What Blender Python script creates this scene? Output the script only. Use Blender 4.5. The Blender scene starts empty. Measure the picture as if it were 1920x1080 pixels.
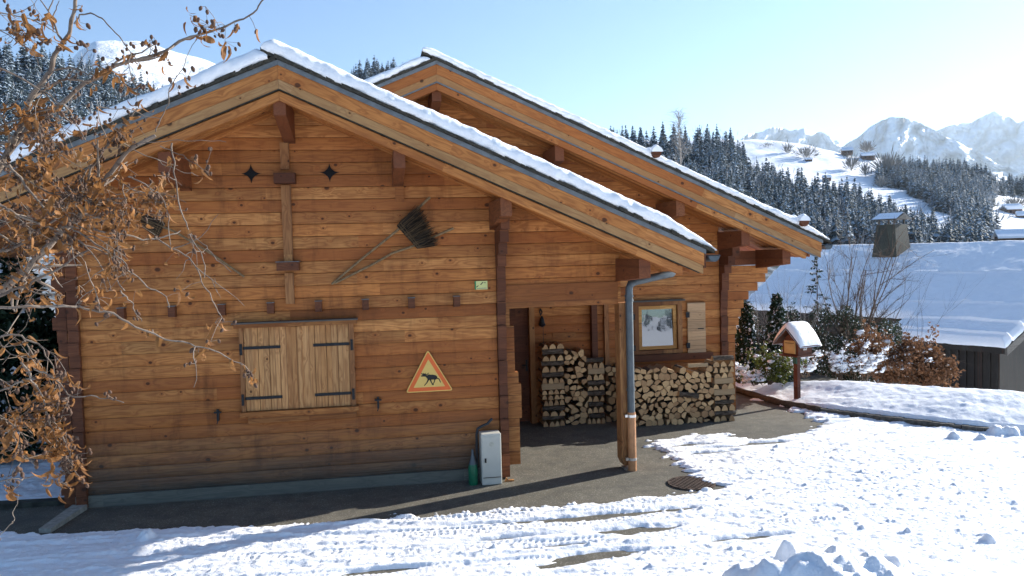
import bpy, bmesh, math, random
import numpy as np
from mathutils import Vector, Matrix
rnd = random.Random(7); rng = np.random.default_rng(7)
sc = bpy.context.scene; COL = sc.collection
PI = math.pi
# ---------------------------------------------------------------- camera model (world: X right along the chalet wall, Y away, Z up)
F = 1500.; YAW = math.radians(9.65); PIT = math.radians(-2.56); ROLL = math.radians(1.5); CH = 2.7
fw = np.array([math.sin(YAW)*math.cos(PIT), math.cos(YAW)*math.cos(PIT), math.sin(PIT)])
r0 = np.array([math.cos(YAW), -math.sin(YAW), 0.]); u0 = np.cross(r0, fw)
RX = math.cos(ROLL)*r0 - math.sin(ROLL)*u0; UP = math.cos(ROLL)*u0 + math.sin(ROLL)*r0
CP = np.array([0, 0, CH])
def ray(x, y): return fw + RX*(x-960)/F - UP*(y-540)/F
def onp(x, y, ax, c):
    d = ray(x, y); return CP + d*((c-CP[ax])/d[ax])
def gz(x, y, c=0.): return onp(x, y, 2, c)
def gy(x, y, c): return onp(x, y, 1, c)
def at(x, y, dist):                       # a point at a horizontal distance from the camera
    d = ray(x, y); return CP + d*(dist/math.hypot(d[0], d[1]))
# ---------------------------------------------------------------- noise
_T = np.random.default_rng(3).random((256, 256))
def vn(x, y, s=0):
    x = np.asarray(x, float)+s*17.3; y = np.asarray(y, float)+s*9.1
    xi = np.floor(x).astype(int); yi = np.floor(y).astype(int); fx = x-xi; fy = y-yi
    fx = fx*fx*(3-2*fx); fy = fy*fy*(3-2*fy)
    g = lambda a, b: _T[a % 256, b % 256]
    return (g(xi, yi)*(1-fx)+g(xi+1, yi)*fx)*(1-fy)+(g(xi, yi+1)*(1-fx)+g(xi+1, yi+1)*fx)*fy
def fbm(x, y, o=4, s=0, g=.5):
    a = 1.; t = 0.; n = 0.
    for i in range(o):
        t = t+a*vn(np.asarray(x)*2**i, np.asarray(y)*2**i, s+i); n += a; a *= g
    return t/n
def sst(a, b, x): t = np.clip((x-a)/(b-a), 0, 1); return t*t*(3-2*t)
def sdpoly(px, py, P):                    # signed distance, negative inside
    P = np.asarray(P, float); d = np.full(px.shape, 1e9); ins = np.zeros(px.shape, bool)
    for i in range(len(P)):
        a = P[i]; b = P[(i+1) % len(P)]; e = b-a
        t = np.clip(((px-a[0])*e[0]+(py-a[1])*e[1])/max(e@e, 1e-9), 0, 1)
        d = np.minimum(d, np.hypot(px-a[0]-t*e[0], py-a[1]-t*e[1]))
        c = ((a[1] > py) != (b[1] > py)) & (px < (b[0]-a[0])*(py-a[1])/((b[1]-a[1]) if abs(b[1]-a[1]) > 1e-9 else 1e-9)+a[0])
        ins ^= c
    return np.where(ins, -d, d)
# ---------------------------------------------------------------- mesh collector
class MB:
    def __init__(s): s.V = []; s.Fc = []; s.n = 0
    def add(s, v, f, mi=0, uv=None):
        v = np.asarray(v, float).reshape(-1, 3); s.V.append(v)
        if isinstance(f, np.ndarray): s.Fc.append((f+s.n, mi))
        else:
            by = {}
            for q in f: by.setdefault(len(q), []).append(q)
            for q in by.values(): s.Fc.append((np.array(q, int)+s.n, mi))
        s.n += len(v); return s
    def box(s, x0, x1, y0, y1, z0, z1, mi=0):
        v = [(x, y, z) for x in (x0, x1) for y in (y0, y1) for z in (z0, z1)]
        return s.add(v, [(0, 1, 3, 2), (4, 6, 7, 5), (0, 4, 5, 1), (2, 3, 7, 6), (0, 2, 6, 4), (1, 5, 7, 3)], mi)
    def obox(s, c, ax, ay, az, mi=0):     # oriented box: centre, three half-axes
        c = np.array(c, float); ax, ay, az = map(lambda q: np.array(q, float), (ax, ay, az))
        v = [c+i*ax+j*ay+k*az for i in (-1, 1) for j in (-1, 1) for k in (-1, 1)]
        return s.add(v, [(0, 1, 3, 2), (4, 6, 7, 5), (0, 4, 5, 1), (2, 3, 7, 6), (0, 2, 6, 4), (1, 5, 7, 3)], mi)
    def prism(s, poly, y0, y1, mi=0, ax='y', capmi=None):   # polygon in XZ (ax y), YZ (ax x), XY (ax z)
        n = len(poly); m = {'y': lambda a, b, t: (a, t, b), 'x': lambda a, b, t: (t, a, b), 'z': lambda a, b, t: (a, b, t)}[ax]
        v = [m(a, b, y0) for a, b in poly]+[m(a, b, y1) for a, b in poly]
        s.add(v, [(i, (i+1) % n, n+(i+1) % n, n+i) for i in range(n)], mi)
        cm = mi if capmi is None else capmi
        s.add(v, [tuple(range(n))[::-1], tuple(range(n, 2*n))], cm); return s
    def tube(s, pts, rad, k=6, mi=0, cap=True):
        P = np.array(pts, float); n = len(P); R_ = np.full(n, rad) if np.isscalar(rad) else np.array(rad, float)
        T = np.gradient(P, axis=0); T /= np.linalg.norm(T, axis=1)[:, None]+1e-12
        up = np.array([0, 0, 1.]) if abs(T[0][2]) < .9 else np.array([1., 0, 0]); N_ = []
        a = np.cross(T[0], up); a /= np.linalg.norm(a)
        for i in range(n):
            a = a-T[i]*(a@T[i]); a /= np.linalg.norm(a)+1e-12; N_.append(a.copy())
        N_ = np.array(N_); B = np.cross(T, N_); th = np.arange(k)*2*PI/k
        v = (P[:, None]+R_[:, None, None]*(np.cos(th)[None, :, None]*N_[:, None]+np.sin(th)[None, :, None]*B[:, None])).reshape(-1, 3)
        i = np.arange(n-1)[:, None]*k; j = np.arange(k)[None]; j2 = (j+1) % k
        s.add(v, np.stack([i+j, i+j2, i+k+j2, i+k+j], -1).reshape(-1, 4), mi)
        if cap: s.add(v[:k], [tuple(range(k))[::-1]], mi); s.add(v[-k:], [tuple(range(k))], mi)
        return s
    def lathe(s, prof, c, k=16, mi=0, axis='z'):
        th = np.arange(k)*2*PI/k; v = []
        for r, h in prof:
            for t in th:
                a, b = r*math.cos(t), r*math.sin(t)
                v.append({'z': (c[0]+a, c[1]+b, c[2]+h), 'y': (c[0]+a, c[1]+h, c[2]+b), 'x': (c[0]+h, c[1]+a, c[2]+b)}[axis])
        f = [(i*k+j, i*k+(j+1) % k, (i+1)*k+(j+1) % k, (i+1)*k+j) for i in range(len(prof)-1) for j in range(k)]
        f += [tuple(range(k))[::-1], tuple(range((len(prof)-1)*k, len(prof)*k))]
        return s.add(v, f, mi)
    def grid(s, V, mi=0, wrap=False):
        a, b = V.shape[:2]; i = np.arange(a-1)[:, None]*b; j = np.arange(b-1)[None]
        return s.add(V.reshape(-1, 3), np.stack([i+j, i+b+j, i+b+j+1, i+j+1], -1).reshape(-1, 4), mi)
    def build(s, name, mats, parent=None, smooth=False, local=False, auto=None):
        me = bpy.data.meshes.new(name); V = np.concatenate(s.V) if s.V else np.zeros((0, 3))
        if parent is not None and not local: V = V-wloc(parent)
        fl = [f for f, _ in s.Fc]; me.vertices.add(len(V)); me.vertices.foreach_set('co', V.ravel())
        loops = np.concatenate([f.ravel() for f in fl]); cnt = np.concatenate([np.full(len(f), f.shape[1]) for f in fl])
        me.loops.add(len(loops)); me.loops.foreach_set('vertex_index', loops.astype(np.int32))
        me.polygons.add(len(cnt)); st = np.concatenate([[0], np.cumsum(cnt)[:-1]])
        me.polygons.foreach_set('loop_start', st.astype(np.int32)); me.polygons.foreach_set('loop_total', cnt.astype(np.int32))
        me.polygons.foreach_set('material_index', np.concatenate([np.full(len(f), m) for f, m in s.Fc]).astype(np.int32))
        me.polygons.foreach_set('use_smooth', np.full(len(cnt), bool(smooth)))
        me.update(calc_edges=True); me.validate()
        if auto is not None:
            bm = bmesh.new(); bm.from_mesh(me); bmesh.ops.remove_doubles(bm, verts=bm.verts, dist=1e-4)
            bmesh.ops.recalc_face_normals(bm, faces=bm.faces)
            for e in bm.edges:
                if len(e.link_faces) == 2 and e.calc_face_angle(0) > auto: e.smooth = False
            for f in bm.faces: f.smooth = True
            bm.to_mesh(me); bm.free()
        for m in (mats if isinstance(mats, (list, tuple)) else [mats]): me.materials.append(m)
        o = bpy.data.objects.new(name, me); COL.objects.link(o)
        if parent is not None: o.parent = parent
        return o
WL = {}
def wloc(o):
    v = np.zeros(3)
    while o is not None: v = v+np.array(o.location); o = o.parent
    return v
def tag(o, label=None, cat=None, group=None, kind=None):
    if label: o['label'] = label
    if cat: o['category'] = cat
    if group: o['group'] = group
    if kind: o['kind'] = kind
    return o
def thing(name, label, cat, loc=(0, 0, 0), group=None):
    o = bpy.data.objects.new(name, None); COL.objects.link(o); o.location = loc; o.empty_display_size = .2
    return tag(o, label, cat, group)
def dup(root, loc, rz=None, label=None, scale=None):
    def cp(o, par):
        c = o.copy(); COL.objects.link(c)
        if par is not None: c.parent = par
        for ch in [q for q in SNAP if q.parent == o]: cp(ch, c)
        return c
    SNAP = list(COL.objects); r = cp(root, None); r.location = loc
    if rz is not None: r.rotation_euler = (0, 0, rz)
    if label: r['label'] = label
    if scale: r.scale = (scale,)*3
    return r
# ---------------------------------------------------------------- materials
class NT:
    def __init__(s, name, rough=.6, spec=.3):
        s.m = bpy.data.materials.new(name); s.m.use_nodes = True; s.t = s.m.node_tree
        s.b = s.t.nodes['Principled BSDF']; s.out = s.t.nodes['Material Output']
        s.b.inputs['Roughness'].default_value = rough; s.b.inputs['Specular IOR Level'].default_value = spec
    def n(s, ty, ins=None, **kw):
        nd = s.t.nodes.new(ty)
        for k, v in kw.items(): setattr(nd, k, v)
        for k, v in (ins or {}).items(): s.set(nd.inputs[k], v)
        return nd
    def set(s, inp, v):
        if isinstance(v, bpy.types.NodeSocket): s.t.links.new(v, inp)
        elif isinstance(v, bpy.types.Node): s.t.links.new(v.outputs[0], inp)
        else:
            if hasattr(inp.default_value, '__len__') and len(inp.default_value) == 4 and len(v) == 3: v = (*v, 1)
            inp.default_value = v
    def math(s, op, a, b=0., c=0.): return s.n('ShaderNodeMath', {0: a, 1: b, 2: c}, operation=op).outputs[0]
    def vm(s, op, a, b=(0, 0, 0)): return s.n('ShaderNodeVectorMath', {0: a, 1: b}, operation=op).outputs[0]
    def comb(s, x, y, z): return s.n('ShaderNodeCombineXYZ', {0: x, 1: y, 2: z}).outputs[0]
    def sep(s, v): return s.n('ShaderNodeSeparateXYZ', {0: v}).outputs
    def noise(s, v, scale, detail=4, rough=.55, dist=0.): return s.n('ShaderNodeTexNoise', {'Vector': v, 'Scale': scale, 'Detail': detail, 'Roughness': rough, 'Distortion': dist}).outputs['Fac']
    def ramp(s, fac, a, b, lo=0., hi=1.): return s.n('ShaderNodeMapRange', {0: fac, 1: a, 2: b, 3: lo, 4: hi}, clamp=True).outputs[0]
    def mix(s, f, a, b, mode='MIX'):
        nd = s.n('ShaderNodeMix', data_type='RGBA', blend_type=mode); s.set(nd.inputs[0], f); s.set(nd.inputs[6], a); s.set(nd.inputs[7], b); return nd.outputs[2]
    def obj(s): return s.n('ShaderNodeTexCoord').outputs['Object']
    def pos(s): return s.n('ShaderNodeNewGeometry').outputs['Position']
    def bump(s, h, st=.3, d=.01): s.set(s.b.inputs['Normal'], s.n('ShaderNodeBump', {'Height': h, 'Strength': st, 'Distance': d}).outputs[0])
    def col(s, c): s.set(s.b.inputs['Base Color'], c)
def plain(name, c, rough=.6, metal=0., spec=.3, nz=.15, sc_=30, bump=0.):
    t = NT(name, rough, spec); p = t.obj(); n = t.noise(p, sc_, 5)
    d = tuple(q*(1-nz) for q in c); l = tuple(min(1, q*(1+nz)) for q in c)
    t.col(t.mix(t.ramp(n, .3, .7), d, l)); t.b.inputs['Metallic'].default_value = metal
    if bump: t.bump(n, bump, .01)
    return t.m
def wood(name, tones, rot=(0, 0, 0), w=.14, off=0., length=3.1, cross='z', knots=1., rough=.62, grey=None, vari=1., gs=1., stain=0.):
    t = NT(name, rough, .25); p = t.n('ShaderNodeMapping', {0: t.obj(), 'Rotation': rot}, vector_type='POINT').outputs[0]
    x, y, z = t.sep(p); cz = z if cross == 'z' else y
    bi = t.math('FLOOR', t.math('DIVIDE', t.math('ADD', cz, off+50*w), w))
    r1 = t.n('ShaderNodeTexWhiteNoise', {'Vector': t.comb(bi, 3.3, 1.7)}).outputs['Value']
    xi = t.math('FLOOR', t.math('DIVIDE', t.math('ADD', x, t.math('MULTIPLY', r1, 9.)), length))
    wn = t.n('ShaderNodeTexWhiteNoise', {'Vector': t.comb(bi, xi, 5.5)}).outputs; ws = t.sep(wn['Color'])
    px = t.math('ADD', x, t.math('MULTIPLY', wn['Value'], 37.))
    # knots
    vo = t.n('ShaderNodeTexVoronoi', {'Vector': t.comb(t.math('MULTIPLY', px, 3.6), t.math('MULTIPLY', cz, 4.6), 0.), 'Scale': 1.}, voronoi_dimensions='2D')
    kd = t.math('ADD', t.math('MULTIPLY', vo.outputs['Distance'], t.ramp(t.sep(vo.outputs['Color'])[1], 0, 1, .62, 1.9)), t.ramp(t.sep(vo.outputs['Color'])[0], .28, .6, .0, .12))
    swirl = t.math('POWER', 2.718, t.math('MULTIPLY', kd, -9.))
    gv = t.comb(t.math('MULTIPLY', px, .9*gs), t.math('MULTIPLY', y, 7.), t.math('MULTIPLY', z, 7.))
    n1 = t.noise(gv, 1.2, 3, .5)
    ph = t.math('ADD', t.math('MULTIPLY', n1, 46.), t.math('ADD', t.math('MULTIPLY', cz, 70.), t.math('MULTIPLY', swirl, 22.)))
    rings = t.ramp(t.math('SINE', ph), -1, 1)
    fine = t.noise(t.comb(t.math('MULTIPLY', px, 4.), t.math('MULTIPLY', y, 160.), t.math('MULTIPLY', z, 160.)), 1., 3, .6)
    pat = t.noise(t.comb(t.math('MULTIPLY', px, .8), t.math('MULTIPLY', y, 3.), t.math('MULTIPLY', z, 3.)), 1., 4, .6)
    c = t.mix(t.ramp(wn['Value'], .0, 1.), tones[0], tones[1])
    c = t.mix(t.ramp(ws[1], .55, .9, 0, .8*vari), c, tones[2])
    c = t.mix(t.math('MULTIPLY', t.math('POWER', rings, 2.), .55), c, tones[3])
    c = t.mix(t.ramp(fine, .42, .72, 0, .55), c, tones[3])
    c = t.mix(t.ramp(pat, .42, .72, 0, .75), c, tones[2])
    fr_ = t.math('FRACT', t.math('DIVIDE', t.math('ADD', cz, off+50*w), w)); ed_ = t.math('ABSOLUTE', t.math('SUBTRACT', fr_, .5)); jn = t.math('MULTIPLY', t.ramp(ed_, .455, .495, 0, .72), t.ramp(t.noise(t.comb(t.math('MULTIPLY', x, 1.7), 0., t.math('MULTIPLY', cz, 3.)), 1., 4, .6), .3, .65, .25, 1.))
    c = t.mix(jn, c, (.05, .015, .006))
    br = t.math('MULTIPLY', t.ramp(ws[2], 0, 1, 1-.22*vari, 1+.14*vari), t.ramp(pat, .25, .75, 1.12, .86))
    c = t.mix(1., c, t.comb(br, br, br), 'MULTIPLY')
    if stain:
        s1 = t.noise(t.comb(t.math('MULTIPLY', x, 5.5), t.math('MULTIPLY', y, 2.), t.math('MULTIPLY', z, 1.3)), 1., 6, .68); s2 = t.noise(t.comb(t.math('MULTIPLY', x, .8), 0., t.math('MULTIPLY', z, 1.6)), 1., 4, .6)
        c = t.mix(t.math('MULTIPLY', t.ramp(s1, .50, .72, 0, stain), t.ramp(s2, .35, .6)), c, (.07, .022, .007)); c = t.mix(t.ramp(s2, .5, .7, 0, stain*.55), c, (.26, .075, .016))
    if knots: c = t.mix(t.ramp(kd, .08, .20, .6*knots, 0), c, tones[2]); c = t.mix(t.ramp(kd, .05, .085, knots*.85, 0), c, (.04, .014, .006))
    if grey is not None:   # weathered grey towards the lowest courses, uneven edge
        e = t.math('ADD', t.sep(t.obj())[2], t.math('MULTIPLY', t.math('SUBTRACT', t.noise(t.comb(t.math('MULTIPLY', x, .7), 0., t.math('MULTIPLY', z, 3.)), 1.5, 5, .6), .5), .5))
        c = t.mix(t.ramp(e, grey[0], grey[1], 1., 0.), c, t.mix(t.ramp(fine, .35, .7), grey[2], grey[3]))
    t.col(c)
    t.bump(t.math('ADD', t.math('MULTIPLY', rings, .3), t.math('ADD', fine, t.ramp(kd, .0, .05, -1., 0))), .35, .003)
    return t.m
HON = [(.64, .295, .094), (.51, .195, .050), (.31, .092, .021), (.22, .066, .017)]
def tn(k, g=1.): return [tuple(q*k*(g if i == 2 else 1) for i, q in enumerate(c)) for c in HON]
GREY = (.035, .031, .027), (.10, .088, .07)
M = {}
M['wall'] = wood('honey_log_wall', tn(1.), w=.14, grey=(.10, .85, *GREY), stain=.75)
M['wall2'] = wood('honey_log_wall_back', tn(1.0), w=.14, stain=.4)
M['soffit'] = wood('soffit_boards', tn(1.1), w=.12, cross='y', length=4)
PR = math.radians(24.03); PL = math.radians(22.8)
M['rakeR'] = wood('verge_board_right', tn(1.05), rot=(0, -PR, 0), w=.9, length=2.3)
M['rakeL'] = wood('verge_board_left', tn(.95), rot=(0, PL, 0), w=.9, length=2.3)
M['rake2R'] = wood('verge_board_pale_right', [(.50, .30, .14), (.42, .23, .09), (.33, .15, .05), (.25, .12, .05)], rot=(0, -PR, 0), w=.9, length=2.6)
M['rake2L'] = wood('verge_board_pale_left', [(.50, .30, .14), (.42, .23, .09), (.33, .15, .05), (.25, .12, .05)], rot=(0, PL, 0), w=.9, length=2.6)
M['beamY'] = wood('beam_along', [(.30, .11, .04), (.23, .075, .028), (.16, .05, .02), (.11, .035, .014)], rot=(0, 0, PI/2), w=.5)
M['beamX'] = wood('beam_across', tn(.7), w=.3)
M['post'] = wood('upright_post', [(.40, .19, .07), (.33, .14, .05), (.22, .08, .026), (.15, .055, .02)], rot=(0, PI/2, 0), w=.9)
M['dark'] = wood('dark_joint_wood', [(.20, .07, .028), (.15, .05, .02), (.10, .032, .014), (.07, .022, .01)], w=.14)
M['shut'] = wood('shutter_boards', [(.64, .35, .145), (.52, .26, .095), (.40, .18, .06), (.24, .09, .03)], rot=(0, PI/2, 0), w=.125, length=5, stain=.15)
M['shut2'] = wood('pale_shutter_boards', [(.66, .44, .27), (.60, .38, .22), (.52, .32, .17), (.4, .24, .12)], w=.15, length=5, knots=.4)
M['grey'] = wood('weathered_grey_wood', [(.16, .15, .135), (.12, .11, .10), (.09, .08, .07), (.05, .045, .04)], w=.2)
M['barnwood'] = wood('old_barn_boards', [(.030, .027, .024), (.022, .019, .016), (.012, .010, .009), (.008, .007, .006)], rot=(0, PI/2, 0), w=.22, length=6)
M['zinc'] = plain('zinc', (.085, .10, .11), .48, .4, .5, .2, 9)
M['flash'] = plain('grey_metal_strip', (.15, .16, .165), .5, .35, .4, .25, 8)
M['slate'] = plain('dark_shingle', (.05, .045, .035), .9, 0, .2, .5, 40, .4)
M['iron'] = plain('black_iron', (.012, .013, .016), .5, .3, .4)
M['copper'] = plain('brown_pipe', (.42, .20, .09), .45, .15, .4, .2, 12)
M['steel'] = plain('bright_band', (.6, .6, .6), .3, .9)
M['black'] = plain('painted_dark_opening', (.006, .006, .007), .9)
M['box'] = plain('grey_cabinet_plastic', (.50, .49, .43), .45, 0, .35, .05, 6)
M['rubber'] = plain('dark_hose', (.03, .032, .036), .7)
def snow(name, sc_=1., b=.5, c=(.86, .89, .93), d=.02, coarse=18):
    t = NT(name, .55, .25); p = t.pos(); n = t.noise(p, coarse*sc_, 6, .6); n2 = t.noise(p, 3*sc_, 4)
    t.col(t.mix(t.ramp(n2, .3, .7), tuple(q*.95 for q in c), c)); t.bump(t.math('ADD', n, t.math('MULTIPLY', t.noise(p, 70*sc_, 3), .5)), b, d)
    t.b.inputs['Subsurface Weight'].default_value = 0.; return t.m
M['snow'] = snow('snow', c=(.90, .905, .92))
M['snowfar'] = snow('snow_far', .02, .3, d=2)
# ================================================================ the two chalets
def log_wall(mb, yf, k0, k1, xl, xr, c=.14, th=.12, bul=.012, mi=0):
    """courses of rounded logs; xl/xr: functions of the course's lower z"""
    for k in range(k0, k1):
        z0 = k*c; a, b = xl(z0), xr(z0)
        if b-a < .05: continue
        ys = []; zs = []
        for i in range(7):
            t = (0, .045, .16, .5, .84, .955, 1)[i]; low = k < 15; ys.append(yf-(bul*(1-abs(2*t-1)**(2.6 if low else 12)) if low else .007*(1-abs(2*t-1)**14))+.002*math.sin(k*5.1)); zs.append(z0+.0008+t*(c-.0016))
        n = 7; prof = list(zip(ys, zs))+[(yf+th, z0+c-.0015), (yf+th, z0+.0015)]; n = len(prof)
        jit = .0025*math.sin(k*12.9)
        v = [(a, y+jit, z) for y, z in prof]+[(b, y+jit, z) for y, z in prof]
        mb.add(v, [(i, (i+1) % n, n+(i+1) % n, n+i) for i in range(n)]+[tuple(range(n))[::-1], tuple(range(n, 2*n))], mi)
    return mb
def roof(root, rx, rz, mr, ml, xr, xl, y0, y1, snowh=.17, ridge_over=.16, seed=0):
    sides = ((1, mr, xr-rx), (-1, ml, rx-xl))
    P = lambda sg, m, s, dz: (rx+sg*s, rz-m*s+dz)
    mb = MB(); y = y0+.13; j = 0
    while y < y1:
        for sg, m, L in sides:
            dz = -.27+.004*math.sin(j*7.7+sg)
            mb.prism([P(sg, m, 0, dz), P(sg, m, L-.12, dz), P(sg, m, L-.12, -.1), P(sg, m, 0, -.1)], y, y+.114)
        y += .12; j += 1
    rf = mb.build('roof', M['soffit'], root)
    dk = MB()
    for sg, m, L in sides:
        dk.prism([P(sg, m, 0, -.1), P(sg, m, L-.02, -.1), P(sg, m, L-.02, -.004), P(sg, m, 0, -.004)], y0+.035, y1)
    dk.build('roof_deck', M['dark'], rf)
    for sg, m, L in sides:
        a, b = ('rakeR', 'rake2R') if sg > 0 else ('rakeL', 'rake2L')
        def strip(nm, mt, z0, z1, ya, yb, s0, s1): return MB().prism([P(sg, m, s0, z0), P(sg, m, s1, z0), P(sg, m, s1, z1), P(sg, m, s0, z1)], ya, yb).build(nm, mt, rf)
        strip('verge_board', M[a], -.137, -.001, y0, y0+.03, .001, L)
        strip('verge_board', M[b], -.232, -.139, y0+.006, y0+.034, .001, L-.01)
        strip('verge_gap_strip', M['flash' if seed > 10 else 'slate'], -.252 if seed > 10 else -.242, -.234, y0+.012, y0+.05, .001, L-.05)
        strip('barge_rafter', M[a], -.345, -.254, y0+.038, y0+.128, .001, L-.24)
        strip('flashing', M['flash'], .0, .052, y0-.012, y0+.1, .001, L+.02)
        sh = MB(); s = -ridge_over if sg > 0 else .02; q = random.Random(seed+sg)
        while s < L+.1:
            w = q.uniform(.05, .15); t = q.uniform(.028, .045); pr_ = q.uniform(.015, .05); lift = q.uniform(.0, .008)
            sh.prism([P(sg, m, s, .053+lift), P(sg, m, s+w, .053+lift-.004), P(sg, m, s+w-.012, .053+t), P(sg, m, s, .056+t)], y0-pr_, y0+.32)
            s += w*.93
        sh.prism([P(sg, m, -.0, .054), P(sg, m, L+.08, .054), P(sg, m, L+.08, .085), P(sg, m, 0, .085)], y0+.02, y1)
        sh.build('shingle_layer', M['slate'], rf)
        # snow slab
        s0 = -ridge_over+.01 if sg > 0 else .09; s1 = L+.13
        ss = np.arange(s0, s1+.001, .02); yo = np.array([.25, .03, -.015, -.035, -.045, -.045, -.035, -.01, .03, .08, .16, .3, .6, 1., 1.6, 2.5, y1-y0])
        zo = np.array([.0, .0, .0, .12, .3, .5, .68, .84, .93, .98, 1., 1., 1., 1., 1., 1., 1.])
        S, YO = np.meshgrid(ss, yo, indexing='ij'); ZO = np.tile(zo, (len(ss), 1))
        tap = np.minimum(1, np.sqrt(np.clip((s1-S)/.55, 0, 1)))*np.sqrt(np.clip((S-s0+.01)/.13, 0, 1))
        hh = snowh*(1+.35*(fbm(S*1.7, YO*1.7, 4, seed+9)-.5))*tap
        front = (YO < .2)
        fn = (fbm(S*7, ZO*2.5+sg, 5, seed+3, .65)-.5)
        Yw = y0+YO+np.where(front, fn*.085, 0)
        low = (fbm(S*9, S*0, 4, seed+5, .7)-.5)*.035
        Zw = rz-m*S+.088+ZO*hh+np.where(ZO < .9, low*(1-ZO), 0)+np.where(ZO > .4, (fbm(S*14, YO*14, 4, seed+6)-.5)*.028, (fbm(S*22, ZO*6, 3, seed+8)-.5)*.018)
        V = np.stack([rx+sg*S, Yw, Zw], -1)
        if sg < 0: V = V[:, ::-1]
        MB().grid(V).build('snow_cover', M['snow'], rf, smooth=True)
    return rf
def purlin(root, x0, x1, zt, yf, yw, h=.21, hw=.36, mat='beamY'):
    MB().prism([(yf, zt), (yf, zt-h), (yf+.06, zt-h-.004), (yw-.02, zt-hw), (yw+.02, zt-hw), (yw+.02, zt)], x0, x1, ax='x').build('purlin', M[mat], root)
def gutter(root, x, z, y0, y1, r=.065):
    mb = MB(); th = np.linspace(PI, 2*PI, 11); V = []
    for rr in (r, r-.006):
        pass
    prof = [(x+r*math.cos(t), z+r*math.sin(t)) for t in th]+[(x+(r-.007)*math.cos(t), z+(r-.007)*math.sin(t)) for t in th[::-1]]
    mb.prism(prof, y0, y1)
    mb.prism([(x+(r-.002)*math.cos(t), z+(r-.002)*math.sin(t)) for t in th], y0+.002, y0+.008)
    mb.tube([(x+r, y0, z+.004), (x+r, y1, z+.004)], .008, 8)
    return mb.build('gutter', M['zinc'], root, auto=.6)

M['plinth'] = wood('pale_grey_plinth', [(.23, .21, .165), (.18, .165, .13), (.12, .12, .10), (.08, .08, .07)], w=.3, length=4, knots=0)
# ---- front wing (garage)
GY = 9.4; GRX, GRZ, GMR, GML, GXR, GXL = -.9, 4.64, .446, .42, 3.6, -4.75
G = thing('wooden_chalet', 'front log-built wing with closed double shutters, brooms and a triangular sign on its gable', 'chalet', (GRX, GY, 0))
und = lambda x: GRZ-.27-(GMR*(x-GRX) if x > GRX else GML*(GRX-x))
xr_at = lambda z: GRX+(GRZ-.27-z)/GMR; xl_at = lambda z: GRX-(GRZ-.27-z)/GML
mb = MB()
log_wall(mb, GY, 1, 33, lambda z: max(-3.33, xl_at(z)), lambda z: min(1.40 if z < 2.04 else 2.94, xr_at(z)))
MB().box(-3.33, 1.38, GY-.032, GY+.12, 0.0, .139).build('plinth', M['plinth'], G)
for k in range(1, 20): mb.box(1.29, 1.40, GY+.124, 12.28, k*.14+.002, k*.14+.138)   # side wall towards the porch
mb.build('log_wall', M['wall'], G)
# corner joints: the cross logs' ends step out in front of the wall
jt = MB()
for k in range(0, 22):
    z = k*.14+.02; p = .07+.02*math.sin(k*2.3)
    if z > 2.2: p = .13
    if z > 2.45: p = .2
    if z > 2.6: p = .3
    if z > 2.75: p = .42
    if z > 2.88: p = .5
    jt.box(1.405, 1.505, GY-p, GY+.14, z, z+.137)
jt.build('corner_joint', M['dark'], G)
jt = MB()
for k in range(1, 15):
    z = k*.14; q = .02+(.05 if k < 13 else 0)+(.04 if k < 9 else 0)+(.03 if k in (5, 6, 7) else 0)
    jt.box(1.507, 1.507+.035+q, GY+.02, GY+.13, z+.002, z+.138)
jt.build('corner_joint', M['beamX'], G)
jt = MB()
for k in range(0, 20):
    z = k*.14+.02; jt.box(-3.45-.03*math.sin(k*1.9), -3.335, GY-.012, GY+.14, z, z+.137); jt.box(-3.31, -3.20, GY-.07-.015*math.sin(k*2.7), GY-.0135, z, z+.137)
jt.build('corner_joint', M['dark'], G)
RF = roof(G, GRX, GRZ, GMR, GML, GXR, GXL, 8.4, 12.1, .165, seed=1)
purlin(G, -.965, -.845, GRZ-.29, 8.47, GY, .20, .36)
for x, yf, zt in ((.225, 8.47, 3.83), (1.345, 8.5, 3.31), (-2.1, 8.5, 3.81), (-3.3, 8.5, 3.31)):
    purlin(G, x, x+.12, zt-.02, yf, GY, .2, .32)
purlin(G, 2.88, 3.01, 2.585, 8.5, GY, .21, .27, 'beamY')
MB().box(.255, .355, GY-.03, GY+.02, 3.32, 3.5).build('log_end', M['beamX'], G)
MB().box(1.506, 2.9, GY-.035, GY+.13, 2.175, 2.31).box(1.506, 2.9, GY-.02, GY+.12, 2.035, 2.172).build('porch_beam', M['beamX'], G)
pp = MB().prism([(2.90, .12), (2.93, .05), (3.06, .05), (3.075, 2.05), (2.90, 2.05)], GY-.06, GY+.13)
pst = pp.build('porch_post', M['post'], G)
MB().box(2.93, 3.02, GY-.05, GY+.08, .0, .02).box(2.965, 2.985, GY-.02, GY+.05, .02, .09).build('post_foot', M['steel'], pst)
gutter(G, GXR+.12, 2.60, 8.4, 12.1)
MB().box(GXR+.005, GXR+.03, 8.42, 12.1, 2.47, 2.67).build('eave_board', M['dark'], G)
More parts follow.
